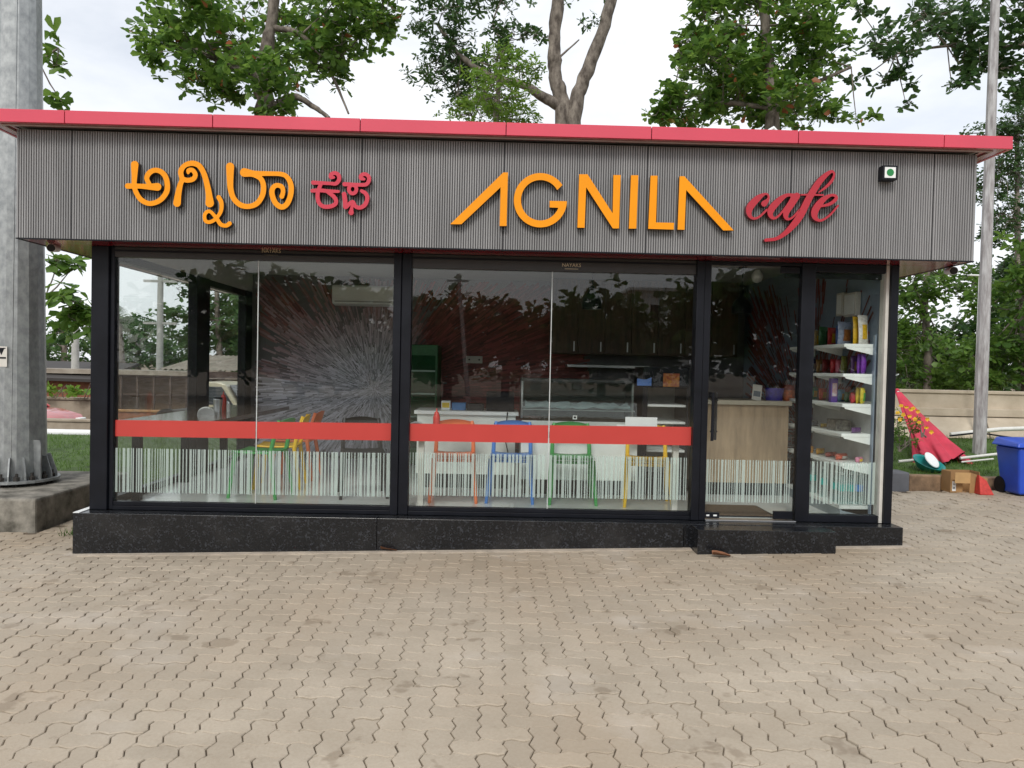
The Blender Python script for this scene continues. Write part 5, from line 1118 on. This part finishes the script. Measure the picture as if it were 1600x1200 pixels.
def grow(c, rad, n, r, rosette, ln, asp, droop=.25):
    """rosettes or sprays of leaves scattered through an ellipsoid, in clumps with gaps"""
    P, D_, N_ = [], [], []; nc = max(3, n//5); cl = r.normal(size=(nc, 3)); cl /= np.linalg.norm(cl, axis=1)[:, None]; cl *= r.uniform(.25, 1, nc)[:, None]**.5
    cen = []
    for i in range(n):
        q = cl[i % nc]+r.normal(0, .24, 3); p = c+q*rad; cen.append(p); axn = r.normal(0, .5, 3)+np.array([0, 0, 1.]); axn /= np.linalg.norm(axn)
        e1 = np.cross(axn, [1, 0, .1]); e1 /= np.linalg.norm(e1); e2 = np.cross(axn, e1); m = rosette+int(r.integers(-1, 2)); ph = r.uniform(0, 6.28)
        for k in range(m):
            a = ph+2*math.pi*k/m+r.normal(0, .2); d = e1*math.cos(a)+e2*math.sin(a)+axn*r.normal(.1, .3); d[2] -= droop*r.random(); P.append(p+r.normal(0, ln*.12, 3)); D_.append(d); N_.append(axn+r.normal(0, .35, 3))
    return np.array(P), np.array(D_), np.array(N_), np.array(cen)
BARK = M('grey_mottled_bark', (.3, .26, .22), .95, var=.5, scale=9, stretch=(1, 1, .5), bump=.8, bscale=22, pos=True, col2=(.07, .055, .045))
def tree(name, label, Y, trunk, blobs, mat, ln, asp=.5, ros=6, dens=1.0, nobj=0, limbs=(), seed=0, group='trees around the cafe', twigs=.3, mirror=False, zb=0, droop=.25, depth=1.0):
    """blobs and limbs measured at distance Y: (px, py, rx, ry[, dy])"""
    r = np.random.default_rng(seed+100); sc = (Y+CAMD)/F
    def A(px, py, dy=0):
        p = at(px, py, Y+dy)
        return Vector((p.x, 2*GY-p.y, p.z)) if mirror else p
    pts = [A(x, y) for x, y, w in trunk]; rad = [w*sc for x, y, w in trunk]; b = pts[0].copy(); b.z = min(zb, pts[0].z-.1) if zb is not None else pts[0].z
    root = thing(name, label, 'tree', (b.x, b.y, b.z), group)
    cu_ = catmull([(*p_, r_) for p_, r_ in zip([b]+pts, [rad[0]*1.25]+rad)], 7); jr = 1+r.normal(0, .055, len(cu_)); jx = r.normal(0, .06, (len(cu_), 3))*cu_[:, 3:4]
    mb = MB(); mb.tube([Vector(q[:3]+j_) for q, j_ in zip(cu_, jx)], [max(.01, q[3]*k2) for q, k2 in zip(cu_, jr)], 12); mb.build('trunk', BARK, root)
    lm = MB(); anchors = [np.array(p) for p in pts[len(pts)//2:]]
    for l in limbs:
        q = [A(x, y, dy) for x, y, w, dy in l]; cl_ = catmull([(*p_, w*sc) for p_, (x, y, w, dy) in zip(q, l)], 6); lm.tube([Vector(z_[:3]+r.normal(0, .08, 3)*z_[3]) for z_ in cl_], [max(.004, z_[3]*(1+r.normal(0, .05))) for z_ in cl_], 8); anchors += [np.array(p) for p in q[1:]]
    Ps, Ds, Ns = [], [], []
    for bl in blobs:
        px, py, rx, ry = bl[:4]; dy = bl[4] if len(bl) > 4 else r.normal(0, min(1.2, rx*sc*.6)); k_ = bl[5] if len(bl) > 5 else 1; c = np.array(A(px, py, dy)); R3 = np.array([rx*sc, max(rx, ry)*sc*depth, ry*sc])
        n = max(3, int(k_*dens*(2.3 if not mirror else 2.8)*3.1*rx*ry*sc*sc/(ros*ln*ln*asp*.55)))
        P, D_, N_, cen = grow(c, R3, n, r, ros, ln, asp, droop); Ps.append(P); Ds.append(D_); Ns.append(N_)
        an = min(anchors, key=lambda a: np.linalg.norm(a-c)); mid = (an+c)/2+np.array([0, 0, -.06*np.linalg.norm(an-c)])
        if np.linalg.norm(an-c) > .15: lm.tube([an, mid, c], [max(.01, .014*rx*sc+.008), .011, .006], 6)
        for q in cen:
            if r.random() < twigs: lm.tube([c*.75+q*.25+r.normal(0, .03, 3), (c+q)/2+r.normal(0, .06, 3), q], [.009, .007, .004], 4, caps=False)
    if lm.v: tag(lm.build('branches', BARK, root), kind='stuff')
    P = np.vstack(Ps); L = r.uniform(.5, 1.2, len(P))*ln; put_leaves(P, np.vstack(Ds), np.vstack(Ns), L, L*asp*r.uniform(.8, 1.2, len(P)), 'crown', mat, root, nobj, seed=seed); return root
ALM = leaf_mat('almond_leaf', (.05, .125, .024), (.16, .29, .05), .52, .4, old=(.33, .13, .05))
DKL = leaf_mat('dark_broad_leaf', (.03, .075, .024), (.07, .145, .04), .42, .35)
MID = leaf_mat('mid_green_leaf', (.055, .13, .022), (.15, .27, .05), .45, .45)
BRI = leaf_mat('bright_young_leaf', (.09, .2, .02), (.2, .33, .05), .4, .45)
FARL = leaf_mat('distant_leaf', (.05, .115, .04), (.11, .2, .065), .4, .6)
tree('almond_tree', 'almond tree with a thick dark trunk rising behind the left roof end', 6.5,
     [(416, 430, 17), (415, 175, 15), (408, 125, 13), (419, 62, 9), (428, 0, 8), (432, -150, 5)],
     [(245, 40, 45, 32), (300, 75, 62, 42), (380, 75, 75, 42), (375, 125, 55, 32), (460, 55, 75, 55), (545, 40, 62, 42), (592, 22, 34, 30), (492, 105, 48, 30), (420, 155, 42, 26, -.6), (345, 150, 34, 22), (310, 115, 35, 30), (300, 10, 60, 32), (420, -40, 190, 55), (550, -35, 90, 45), (400, 110, 50, 35, -1), (250, 85, 25, 22), (520, 75, 45, 35)],
     ALM, .168, .56, 7, 2.1, 150, limbs=[[(425, 168, 6, 0), (458, 150, 5, -.1), (492, 168, 4, -.1), (514, 184, 3, -.2)], [(425, 42, 5, 0), (470, 55, 4, 0), (512, 105, 3, .1), (545, 178, 1.6, .1)], [(412, 120, 6, 0), (340, 95, 4, .2), (262, 50, 2.5, .3)]], seed=1)
tree('forked_tree', 'tree with two bare mottled trunks forking behind the middle of the roof', 9,
     [(878, 430, 14), (880, 188, 12.5), (868, 120, 10.5), (866, 60, 10), (874, -30, 9), (880, -160, 7)],
     [(690, 20, 42, 36), (705, 68, 38, 40), (676, 108, 34, 40), (722, 112, 36, 34), (655, 30, 14, 22), (745, 130, 36, 34), (806, 62, 34, 24), (832, 52, 20, 20), (790, 75, 20, 20), (715, 150, 26, 22), (735, -30, 70, 40), (930, 35, 20, 12, 0, .6), (800, 20, 14, 10, 0, .5), (900, -90, 150, 40)],
     DKL, .15, .36, 7, 1.25, 0, limbs=[[(896, 430, 13, 0), (897, 190, 12.5, 0), (913, 122, 10.5, 0), (944, 40, 9.5, 0), (972, -60, 8, 0)], [(872, 165, 8, 0), (846, 150, 7.5, -.1), (820, 133, 6, -.2), (770, 120, 5, -.3), (720, 88, 4, -.2), (684, 38, 3, 0)], [(790, 70, 2, 0), (770, 40, 1.5, 0), (783, 0, 1, 0)], [(868, 95, 2, 0), (905, 62, 1, 0)]], seed=2)
tree('leafy_tree', 'bright yellow-green feathery tree below the forked trunks', 7.6, [(775, 430, 6), (775, 200, 5), (778, 150, 4), (780, 110, 3)],
     [(770, 100, 44, 26), (808, 108, 34, 24), (760, 145, 46, 34), (805, 155, 40, 32), (742, 175, 46, 22), (785, 185, 56, 18), (728, 160, 26, 24)], BRI, .11, .34, 9, 1.25, 0, seed=3)
tree('almond_tree', 'dense almond tree rising behind the right half of the roof', 7,
     [(1207, 430, 12), (1207, 190, 10.5), (1203, 110, 8), (1196, 40, 7), (1186, -60, 6), (1180, -180, 4)],
     [(1110, 28, 55, 42), (1190, 20, 80, 46), (1268, 25, 55, 40), (1068, 70, 28, 28), (1130, 95, 62, 40), (1220, 100, 68, 46), (1288, 85, 44, 34), (1040, 168, 28, 22), (1085, 150, 48, 30), (1150, 165, 60, 30), (1235, 165, 62, 32), (1300, 165, 36, 24), (1338, 186, 24, 10), (1200, -60, 130, 55), (1110, 120, 60, 50, .8), (1200, 150, 90, 40, .8), (1080, 185, 60, 12)],
     ALM, .172, .56, 7, 2.3, 150, limbs=[[(1205, 150, 5, 0), (1270, 130, 3.5, 0), (1330, 105, 2, -.1)], [(1206, 170, 4, 0), (1130, 160, 3, 0), (1045, 172, 1.6, 0)]], seed=4)
tree('almond_tree', 'almond tree boughs hanging in from the upper right corner', 7.2,
     [(1740, 500, 22), (1735, 200, 20), (1722, 60, 16), (1715, -100, 10)],
     [(1338, 8, 26, 16), (1392, 72, 42, 40), (1412, 118, 24, 18), (1448, 28, 62, 36), (1520, 55, 55, 48), (1488, 138, 26, 20), (1555, 108, 46, 32), (1592, 30, 52, 50), (1380, 128, 24, 10), (1335, 124, 18, 8), (1415, 175-15, 14, 7), (1500, 100, 34, 26), (1640, 90, 60, 70), (1560, -40, 160, 45)],
     DKL, .18, .56, 7, 1.5, 80, limbs=[[(1722, 60, 8, 0), (1650, 62, 5, 0), (1560, 74, 3, .3), (1480, 72, 2.2, .2), (1400, 84, 1.4, 0)]], seed=5)
tree('broad_leaf_tree', 'large-leaved tree half hidden behind the steel mast at the left', 4.6,
     [(12, 640, 12), (14, 300, 10), (10, 0, 8), (8, -120, 5)],
     [(-14, 45, 26, 60), (-8, 150, 22, 50), (92, 72, 15, 14, 0, .7), (96, 158, 7, 9, 0, .8), (88, 100, 9, 12, 0, .6), (108, 425, 30, 22), (98, 470, 40, 34), (128, 470, 26, 34), (92, 405, 18, 18), (120, 505, 30, 22), (95, 512, 26, 16), (-12, 300, 24, 90)],
     MID, .24, .55, 6, 1.7, 110, limbs=[[(14, 470, 5, 0), (70, 465, 4, -.1), (125, 470, 2, -.2)], [(12, 110, 4, 0), (60, 95, 2.5, 0), (92, 75, 1.4, 0)]], seed=6, droop=.6)
tree('bushy_tree', 'bushy mid-green tree beyond the cream wall, nearest the cafe at right', 10, [(1450, 560, 6), (1445, 480, 5), (1450, 420, 4)],
     [(1425, 440, 42, 28), (1478, 440, 46, 32), (1430, 520, 40, 40), (1470, 565, 50, 45), (1415, 580, 40, 36), (1440, 470, 30, 22), (1520, 445, 28, 30), (1505, 590, 60, 30), (1400, 545, 30, 50), (1440, 605, 70, 18)], MID, .16, .5, 7, 1.9, 0, seed=7)
tree('fine_leaf_tree', 'dark fine-leaved tree standing behind the right end of the roof', 13, [(1592, 600, 5), (1590, 350, 4), (1588, 200, 3)],
     [(1560, 275, 34, 40), (1590, 230, 40, 40), (1575, 335, 34, 32), (1562, 205, 40, 22), (1625, 300, 50, 70), (1540, 300, 14, 34), (1600, 180, 40, 28), (1545, 370, 18, 20)], DKL, .13, .42, 7, 1.5, 0, seed=8)
tree('broad_leaf_tree', 'dense broad-leaved tree beyond the wall behind the lamp poles', 8, [(1605, 620, 8), (1600, 480, 7), (1600, 400, 5)],
     [(1592, 400, 34, 32), (1605, 460, 40, 46), (1562, 545, 48, 50), (1518, 560, 40, 44), (1605, 575, 46, 40), (1545, 480, 28, 34), (1575, 440, 28, 26), (1650, 500, 60, 80), (1560, 595, 70, 20)], MID, .19, .5, 6, 2.0, 60, seed=9)
tree('backdrop_tree', 'dark dense tree filling the gap behind the bushy tree at right', 15, [(1480, 600, 8), (1480, 520, 6)],
     [(1420, 540, 50, 50), (1480, 545, 55, 50), (1550, 540, 60, 60), (1620, 520, 60, 80), (1440, 590, 70, 30), (1530, 595, 80, 26), (1410, 460, 30, 20), (1560, 440, 50, 50), (1620, 420, 50, 60)], DKL, .22, .5, 6, 2.4, 0, seed=10)
# far green seen through the side glass and past the cafe
LB = 'trees beyond the road at the left'
tree('roadside_tree', 'loose pale green tree beyond the tin-roofed shed, seen through the side glass', 24, [(345, 580, 5), (340, 500, 4), (338, 440, 3)], [(275, 450, 24, 20), (305, 490, 34, 26), (345, 470, 40, 34), (352, 515, 40, 32), (290, 530, 40, 24), (385, 500, 30, 44), (260, 500, 16, 12)], FARL, .3, .5, 6, 1.9, 0, seed=11, group=LB)
tree('roadside_tree', 'dark round tree far left, seen through the front edge of the side glass', 30, [(215, 590, 5), (215, 520, 4)], [(200, 515, 34, 28), (235, 520, 34, 32), (180, 540, 30, 34), (225, 555, 55, 30), (270, 560, 40, 30)], FARL, .36, .5, 6, 2, 0, seed=12, group=LB)
tree('roadside_tree', 'tree behind the brick shed at far left, between mast and post', 24, [(100, 600, 5), (100, 540, 4)], [(80, 535, 40, 34), (130, 540, 40, 34), (105, 560, 60, 30), (30, 540, 50, 50)], FARL, .3, .5, 6, 1.2, 0, seed=13, group=LB)
tree('roadside_tree', 'tall dark tree beyond the tin-roofed shed, deepest in the side glass view', 27, [(420, 600, 5), (415, 500, 4)], [(400, 480, 50, 40), (380, 540, 50, 36), (440, 520, 60, 60), (340, 555, 40, 24)], FARL, .32, .5, 6, 1.9, 0, seed=14, group=LB)
# coconut palm far left
def palm(label, px, py, Y, mirror=False, seed=0):
    r = random.Random(seed); p = at(px, py, Y); p = Vector((p.x, 2*GY-p.y, p.z)) if mirror else p
    t = thing('coconut_palm', label, 'palm', (p.x, p.y, -.5)); MB().tube([(p.x+.3, p.y, -.6), (p.x+.1, p.y, p.z*.6), p], [.16, .12, .1], 10).build('trunk', BARK, t)
    for k in range(13):
        a = k*2.4; el = r.uniform(-.1, .9); d = Vector((math.cos(a)*math.cos(el), math.sin(a)*math.cos(el), math.sin(el))); pts = [p+d*s*2.4-Vector((0, 0, 1))*s*s*1.5 for s in np.linspace(0, 1, 8)]; mb = MB(); mb.tube(pts, [.03, .025, .022, .02, .016, .012, .008, .004], 4)
        for i in range(1, 8):
            tg = (pts[i]-pts[i-1]).normalized(); sd2 = tg.cross(Vector((0, 0, 1))).normalized()
            for f_ in (0, .33, .66):
                b_ = pts[i-1].lerp(pts[i], f_)
                for s in (-1, 1):
                    e = b_+sd2*s*.45*(1-.5*i/8)+tg*.2-Vector((0, 0, .22)); mb.add([b_-tg*.03, b_+tg*.03, e], [[0, 1, 2]])
        mb.build('frond', FARL, t)
palm('coconut palm at far left, seen through the front edge of the side glass', 186, 500, 26, seed=3)
# creeper on the left wall
def bush(name, label, cat, blobs, Y, mat, ln, asp, ros, dens, seed, group=None, nobj=0, mirror=False):
    r = np.random.default_rng(seed); sc = (Y+CAMD)/F; Ps, Ds, Ns = [], [], []
    c0 = at(blobs[0][0], blobs[0][1]+blobs[0][3], Y); c0 = Vector((c0.x, 2*GY-c0.y, c0.z)) if mirror else c0; t = thing(name, label, cat, c0, group)
    st_ = MB()
    for px, py, rx, ry in blobs:
        c = at(px, py, Y); c = Vector((c.x, 2*GY-c.y, c.z)) if mirror else c; n = int(dens*3.1*rx*ry*sc*sc/(ros*ln*ln*asp*.55))
        P, D_, N_, cen = grow(np.array(c), np.array([rx*sc, max(ry, rx*.5)*sc, ry*sc]), max(3, n), r, ros, ln, asp); Ps.append(P); Ds.append(D_); Ns.append(N_)
        for k in range(3): st_.tube([(c.x+r.normal(0, rx*sc*.2), c.y, c.z-ry*sc*1.3), np.array(c)+r.normal(0, rx*sc*.3, 3)], [.012, .006], 5)
    st_.build('stems', BARK, t)['kind'] = 'stuff'; P = np.vstack(Ps); L = r.uniform(.7, 1.15, len(P))*ln; put_leaves(P, np.vstack(Ds), np.vstack(Ns), L, L*asp, 'foliage', mat, t, nobj, seed=seed); return t
bush('creeper', 'bright green creeper spilling over the stained wall at the left', 'creeper', [(90, 608, 34, 10), (130, 610, 30, 9), (60, 606, 30, 11)], 12.4, BRI, .16, .7, 6, 1.4, 21)
# flowering shrub by the parasol
fl = bush('flowering_shrub', 'low shrub with yellow flowers beside the cafe and the red parasol', 'shrub', [(1415, 672, 26, 20), (1398, 660, 22, 26), (1440, 668, 14, 12), (1410, 690, 24, 12)], 3.6, MID, .05, .4, 7, 1.3, 22)
YP = M('yellow_petal', (.75, .45, .01), .5, var=.1)
for k, (px, py) in enumerate(((1408, 634), (1415, 636), (1422, 640), (1427, 638), (1433, 643), (1411, 648), (1403, 645), (1430, 655), (1436, 660), (1446, 668), (1454, 675), (1448, 655), (1405, 655), (1420, 650))):
    c = at(px, py, 3.35+.05*(k % 3)); mb = MB(); ph = random.random()*6
    for i in range(5):
        a = ph+i*1.2566; d = Vector((math.cos(a), -.25+.5*math.sin(ph*3), math.sin(a)*(.55+.4*math.sin(ph*5)**2))); s_ = Vector((-math.sin(a), 0, math.cos(a))); mb.add([c, c+d*.022+s_*.013, c+d*.036, c+d*.022-s_*.013], [[0, 1, 2, 3]])
    mb.lathe([(.006, 0), (.003, .008)], c, 6, axis='Y'); mb.build('flower', YP, fl)
# weed tuft by the pedestal, fallen leaves
tf = MB(); c = Vector((-4.0, .62, gz(-4)))
for k in range(70):
    a = random.random()*6.28; b_ = c+Vector((random.gauss(0, .07), random.gauss(0, .05), 0)); e = b_+Vector((math.cos(a)*.05, math.sin(a)*.05, random.uniform(.03, .08))); s_ = Vector((-math.sin(a), math.cos(a), 0))*.005; tf.add([b_-s_, b_+s_, e], [[0, 1, 2]])
tag(tf.build('weed_tuft', GRASS), 'small tuft of weeds in the pavers beside the pedestal', 'weeds')
DRY = M('dry_brown_leaf', (.2, .085, .04), .7, var=.3, scale=30)
for px, py, sx, lab in ((608, 857, .14, 'curled dry brown leaf on the pavers below the plinth joint'), (1126, 866, .15, 'curled dry brown leaf on the pavers at the foot of the entrance step')):
    d = ray(px, py+4); tt_ = -CAMZ/(d.z-SLOPE*d.x); c = CP+d*tt_; mb = MB(); vs = []
    for i in range(7):
        u = i/6; w = .05*math.sin(math.pi*(.12+.84*u))**.8; zc = .012*math.sin(math.pi*u)+.035*max(0, .45-u)
        for k in (-1, 0, 1): vs.append((c.x+(u-.5)*sx, c.y-.02+k*w, c.z+.006+zc+abs(k)*.03*(1-.5*u)))
    mb.add(vs, [[i*3+k, i*3+k+1, i*3+k+4, i*3+k+3] for i in range(6) for k in range(2)], 0, True); o = mb.build('fallen_leaf', DRY); tag(o, lab, 'leaf', 'fallen leaves')
# small vent pipe on the roof
p = at(1210, 205, 2.2); t = thing('vent_pipe', 'short white bent vent pipe on the roof behind the red edge', 'pipe', (p.x, 2.2, 3.54)); MB().tube([(p.x+.03, 2.2, 3.54), (p.x+.03, 2.2, p.z), (p.x-.01, 2.2, p.z+.04), (p.x-.07, 2.2, p.z)], .02, 8).build('pipe', WHITE, t)

# ================================================================== ACROSS THE YARD (behind the camera; the shop glass mirrors it)
def mr(px, py, Yv): p = at(px, py, Yv); return Vector((p.x, 2*GY-p.y, p.z))
G2 = 'trees across the yard'
for k, (px, bl, lab) in enumerate((
    (330, [(305, 425, 55, 30), (360, 415, 55, 36), (300, 480, 70, 50), (380, 480, 60, 60), (330, 550, 90, 40)], 'round tree across the yard, mirrored in the left window'),
    (470, [(440, 430, 60, 40), (500, 440, 50, 40), (470, 510, 80, 60), (560, 480, 50, 60), (500, 560, 90, 40)], 'wide tree across the yard, mirrored in the left window by the mural'),
    (700, [(660, 500, 50, 45), (705, 470, 45, 40), (740, 500, 50, 50), (690, 555, 80, 40), (620, 540, 50, 50)], 'spreading tree across the yard, mirrored in the middle window'),
    (790, [(780, 470, 34, 36), (800, 500, 44, 50), (785, 550, 60, 36)], 'narrow tree across the yard, mirrored above the display case'),
    (940, [(900, 500, 60, 60), (960, 470, 60, 50), (930, 550, 90, 50), (1100, 470, 60, 60), (1060, 540, 90, 50)], 'tall tree across the yard, mirrored beside the white house'),
    (1250, [(1180, 440, 60, 60), (1250, 420, 80, 60), (1340, 440, 80, 70), (1220, 530, 90, 60), (1330, 540, 90, 50)], 'broad tree across the yard, mirrored in the glass door'))):
    tree('yard_tree', lab, 34, [(px, 585, 6), (px, 545, 5), (px, 500, 3)], [(x_, 575-(575-y_)*.8, a_, b_*.8) for x_, y_, a_, b_ in bl], DKL, .6, .6, 6, 4.6, 0, seed=30+k, group=G2, mirror=True, twigs=0, zb=-.4)
p = mr(716, 428, 28); t = thing('utility_pole', 'slim pole with crossarm across the yard, mirrored in the middle window', 'pole', (p.x, p.y, -.2)); MB().tube([(p.x+.6, p.y, -.3), p], [.13, .08], 8).build('shaft', M('grey_concrete_pole', (.4, .4, .38), .8), t); MB().box(p.x-.5, p.x+.5, p.y-.04, p.y+.04, p.z-.35, p.z-.27).build('crossarm', M('grey_concrete_pole', (.4, .4, .38), .8), t)
h0, h1 = mr(985, 600, 60), mr(1076, 600, 60); hz = mr(1000, 440, 60).z; t = thing('white_house', 'two-storey white house across the yard, mirrored in the middle window', 'house', ((h0.x+h1.x)/2, h0.y-3, -.4)); HW = M('white_house_paint', (.7, .7, .68), .8)
MB().box(h0.x, h1.x, h0.y-6, h0.y, -.5, hz-.8).build('wall', HW, t); MB().box(h0.x-.4, h1.x+.5, h0.y-6.3, h0.y+.6, hz-.798, hz-.55).build('roof_slab', HW, t); MB().box(h0.x-.4, h1.x+1.2, h0.y, h0.y+1.2, hz-4.2, hz-3.9).build('balcony', HW, t)
for wx in (h0.x+1.6, h0.x+3.4): MB().box(wx, wx+.9, h0.y-.02, h0.y+.03, hz-3.4, hz-2.0).build('window', BLACK, t)
c0, c1 = mr(805, 518, 45), mr(935, 513, 45); t = thing('fuel_canopy', 'orange-edged flat canopy on two pale columns across the yard, mirrored in the glass', 'canopy', ((c0.x+c1.x)/2, c0.y, -.3)); MB().box(c0.x, c1.x, c0.y-4, c0.y, c0.z-.3, c0.z+.35).build('roof', M('orange_canopy_edge', (.75, .22, .03), .5), t)
for px in (838, 903): q = mr(px, 560, 46); MB().box(q.x-.38, q.x+.38, q.y-.7, q.y, -.4, c0.z-.302).build('column', OFFW, t)
bush('hedge', 'clipped round hedge across the yard, mirrored in the middle window', 'hedge', [(805, 583, 34, 12), (770, 588, 30, 12)], 30, MID, .25, .5, 6, 1.2, 41, mirror=True)
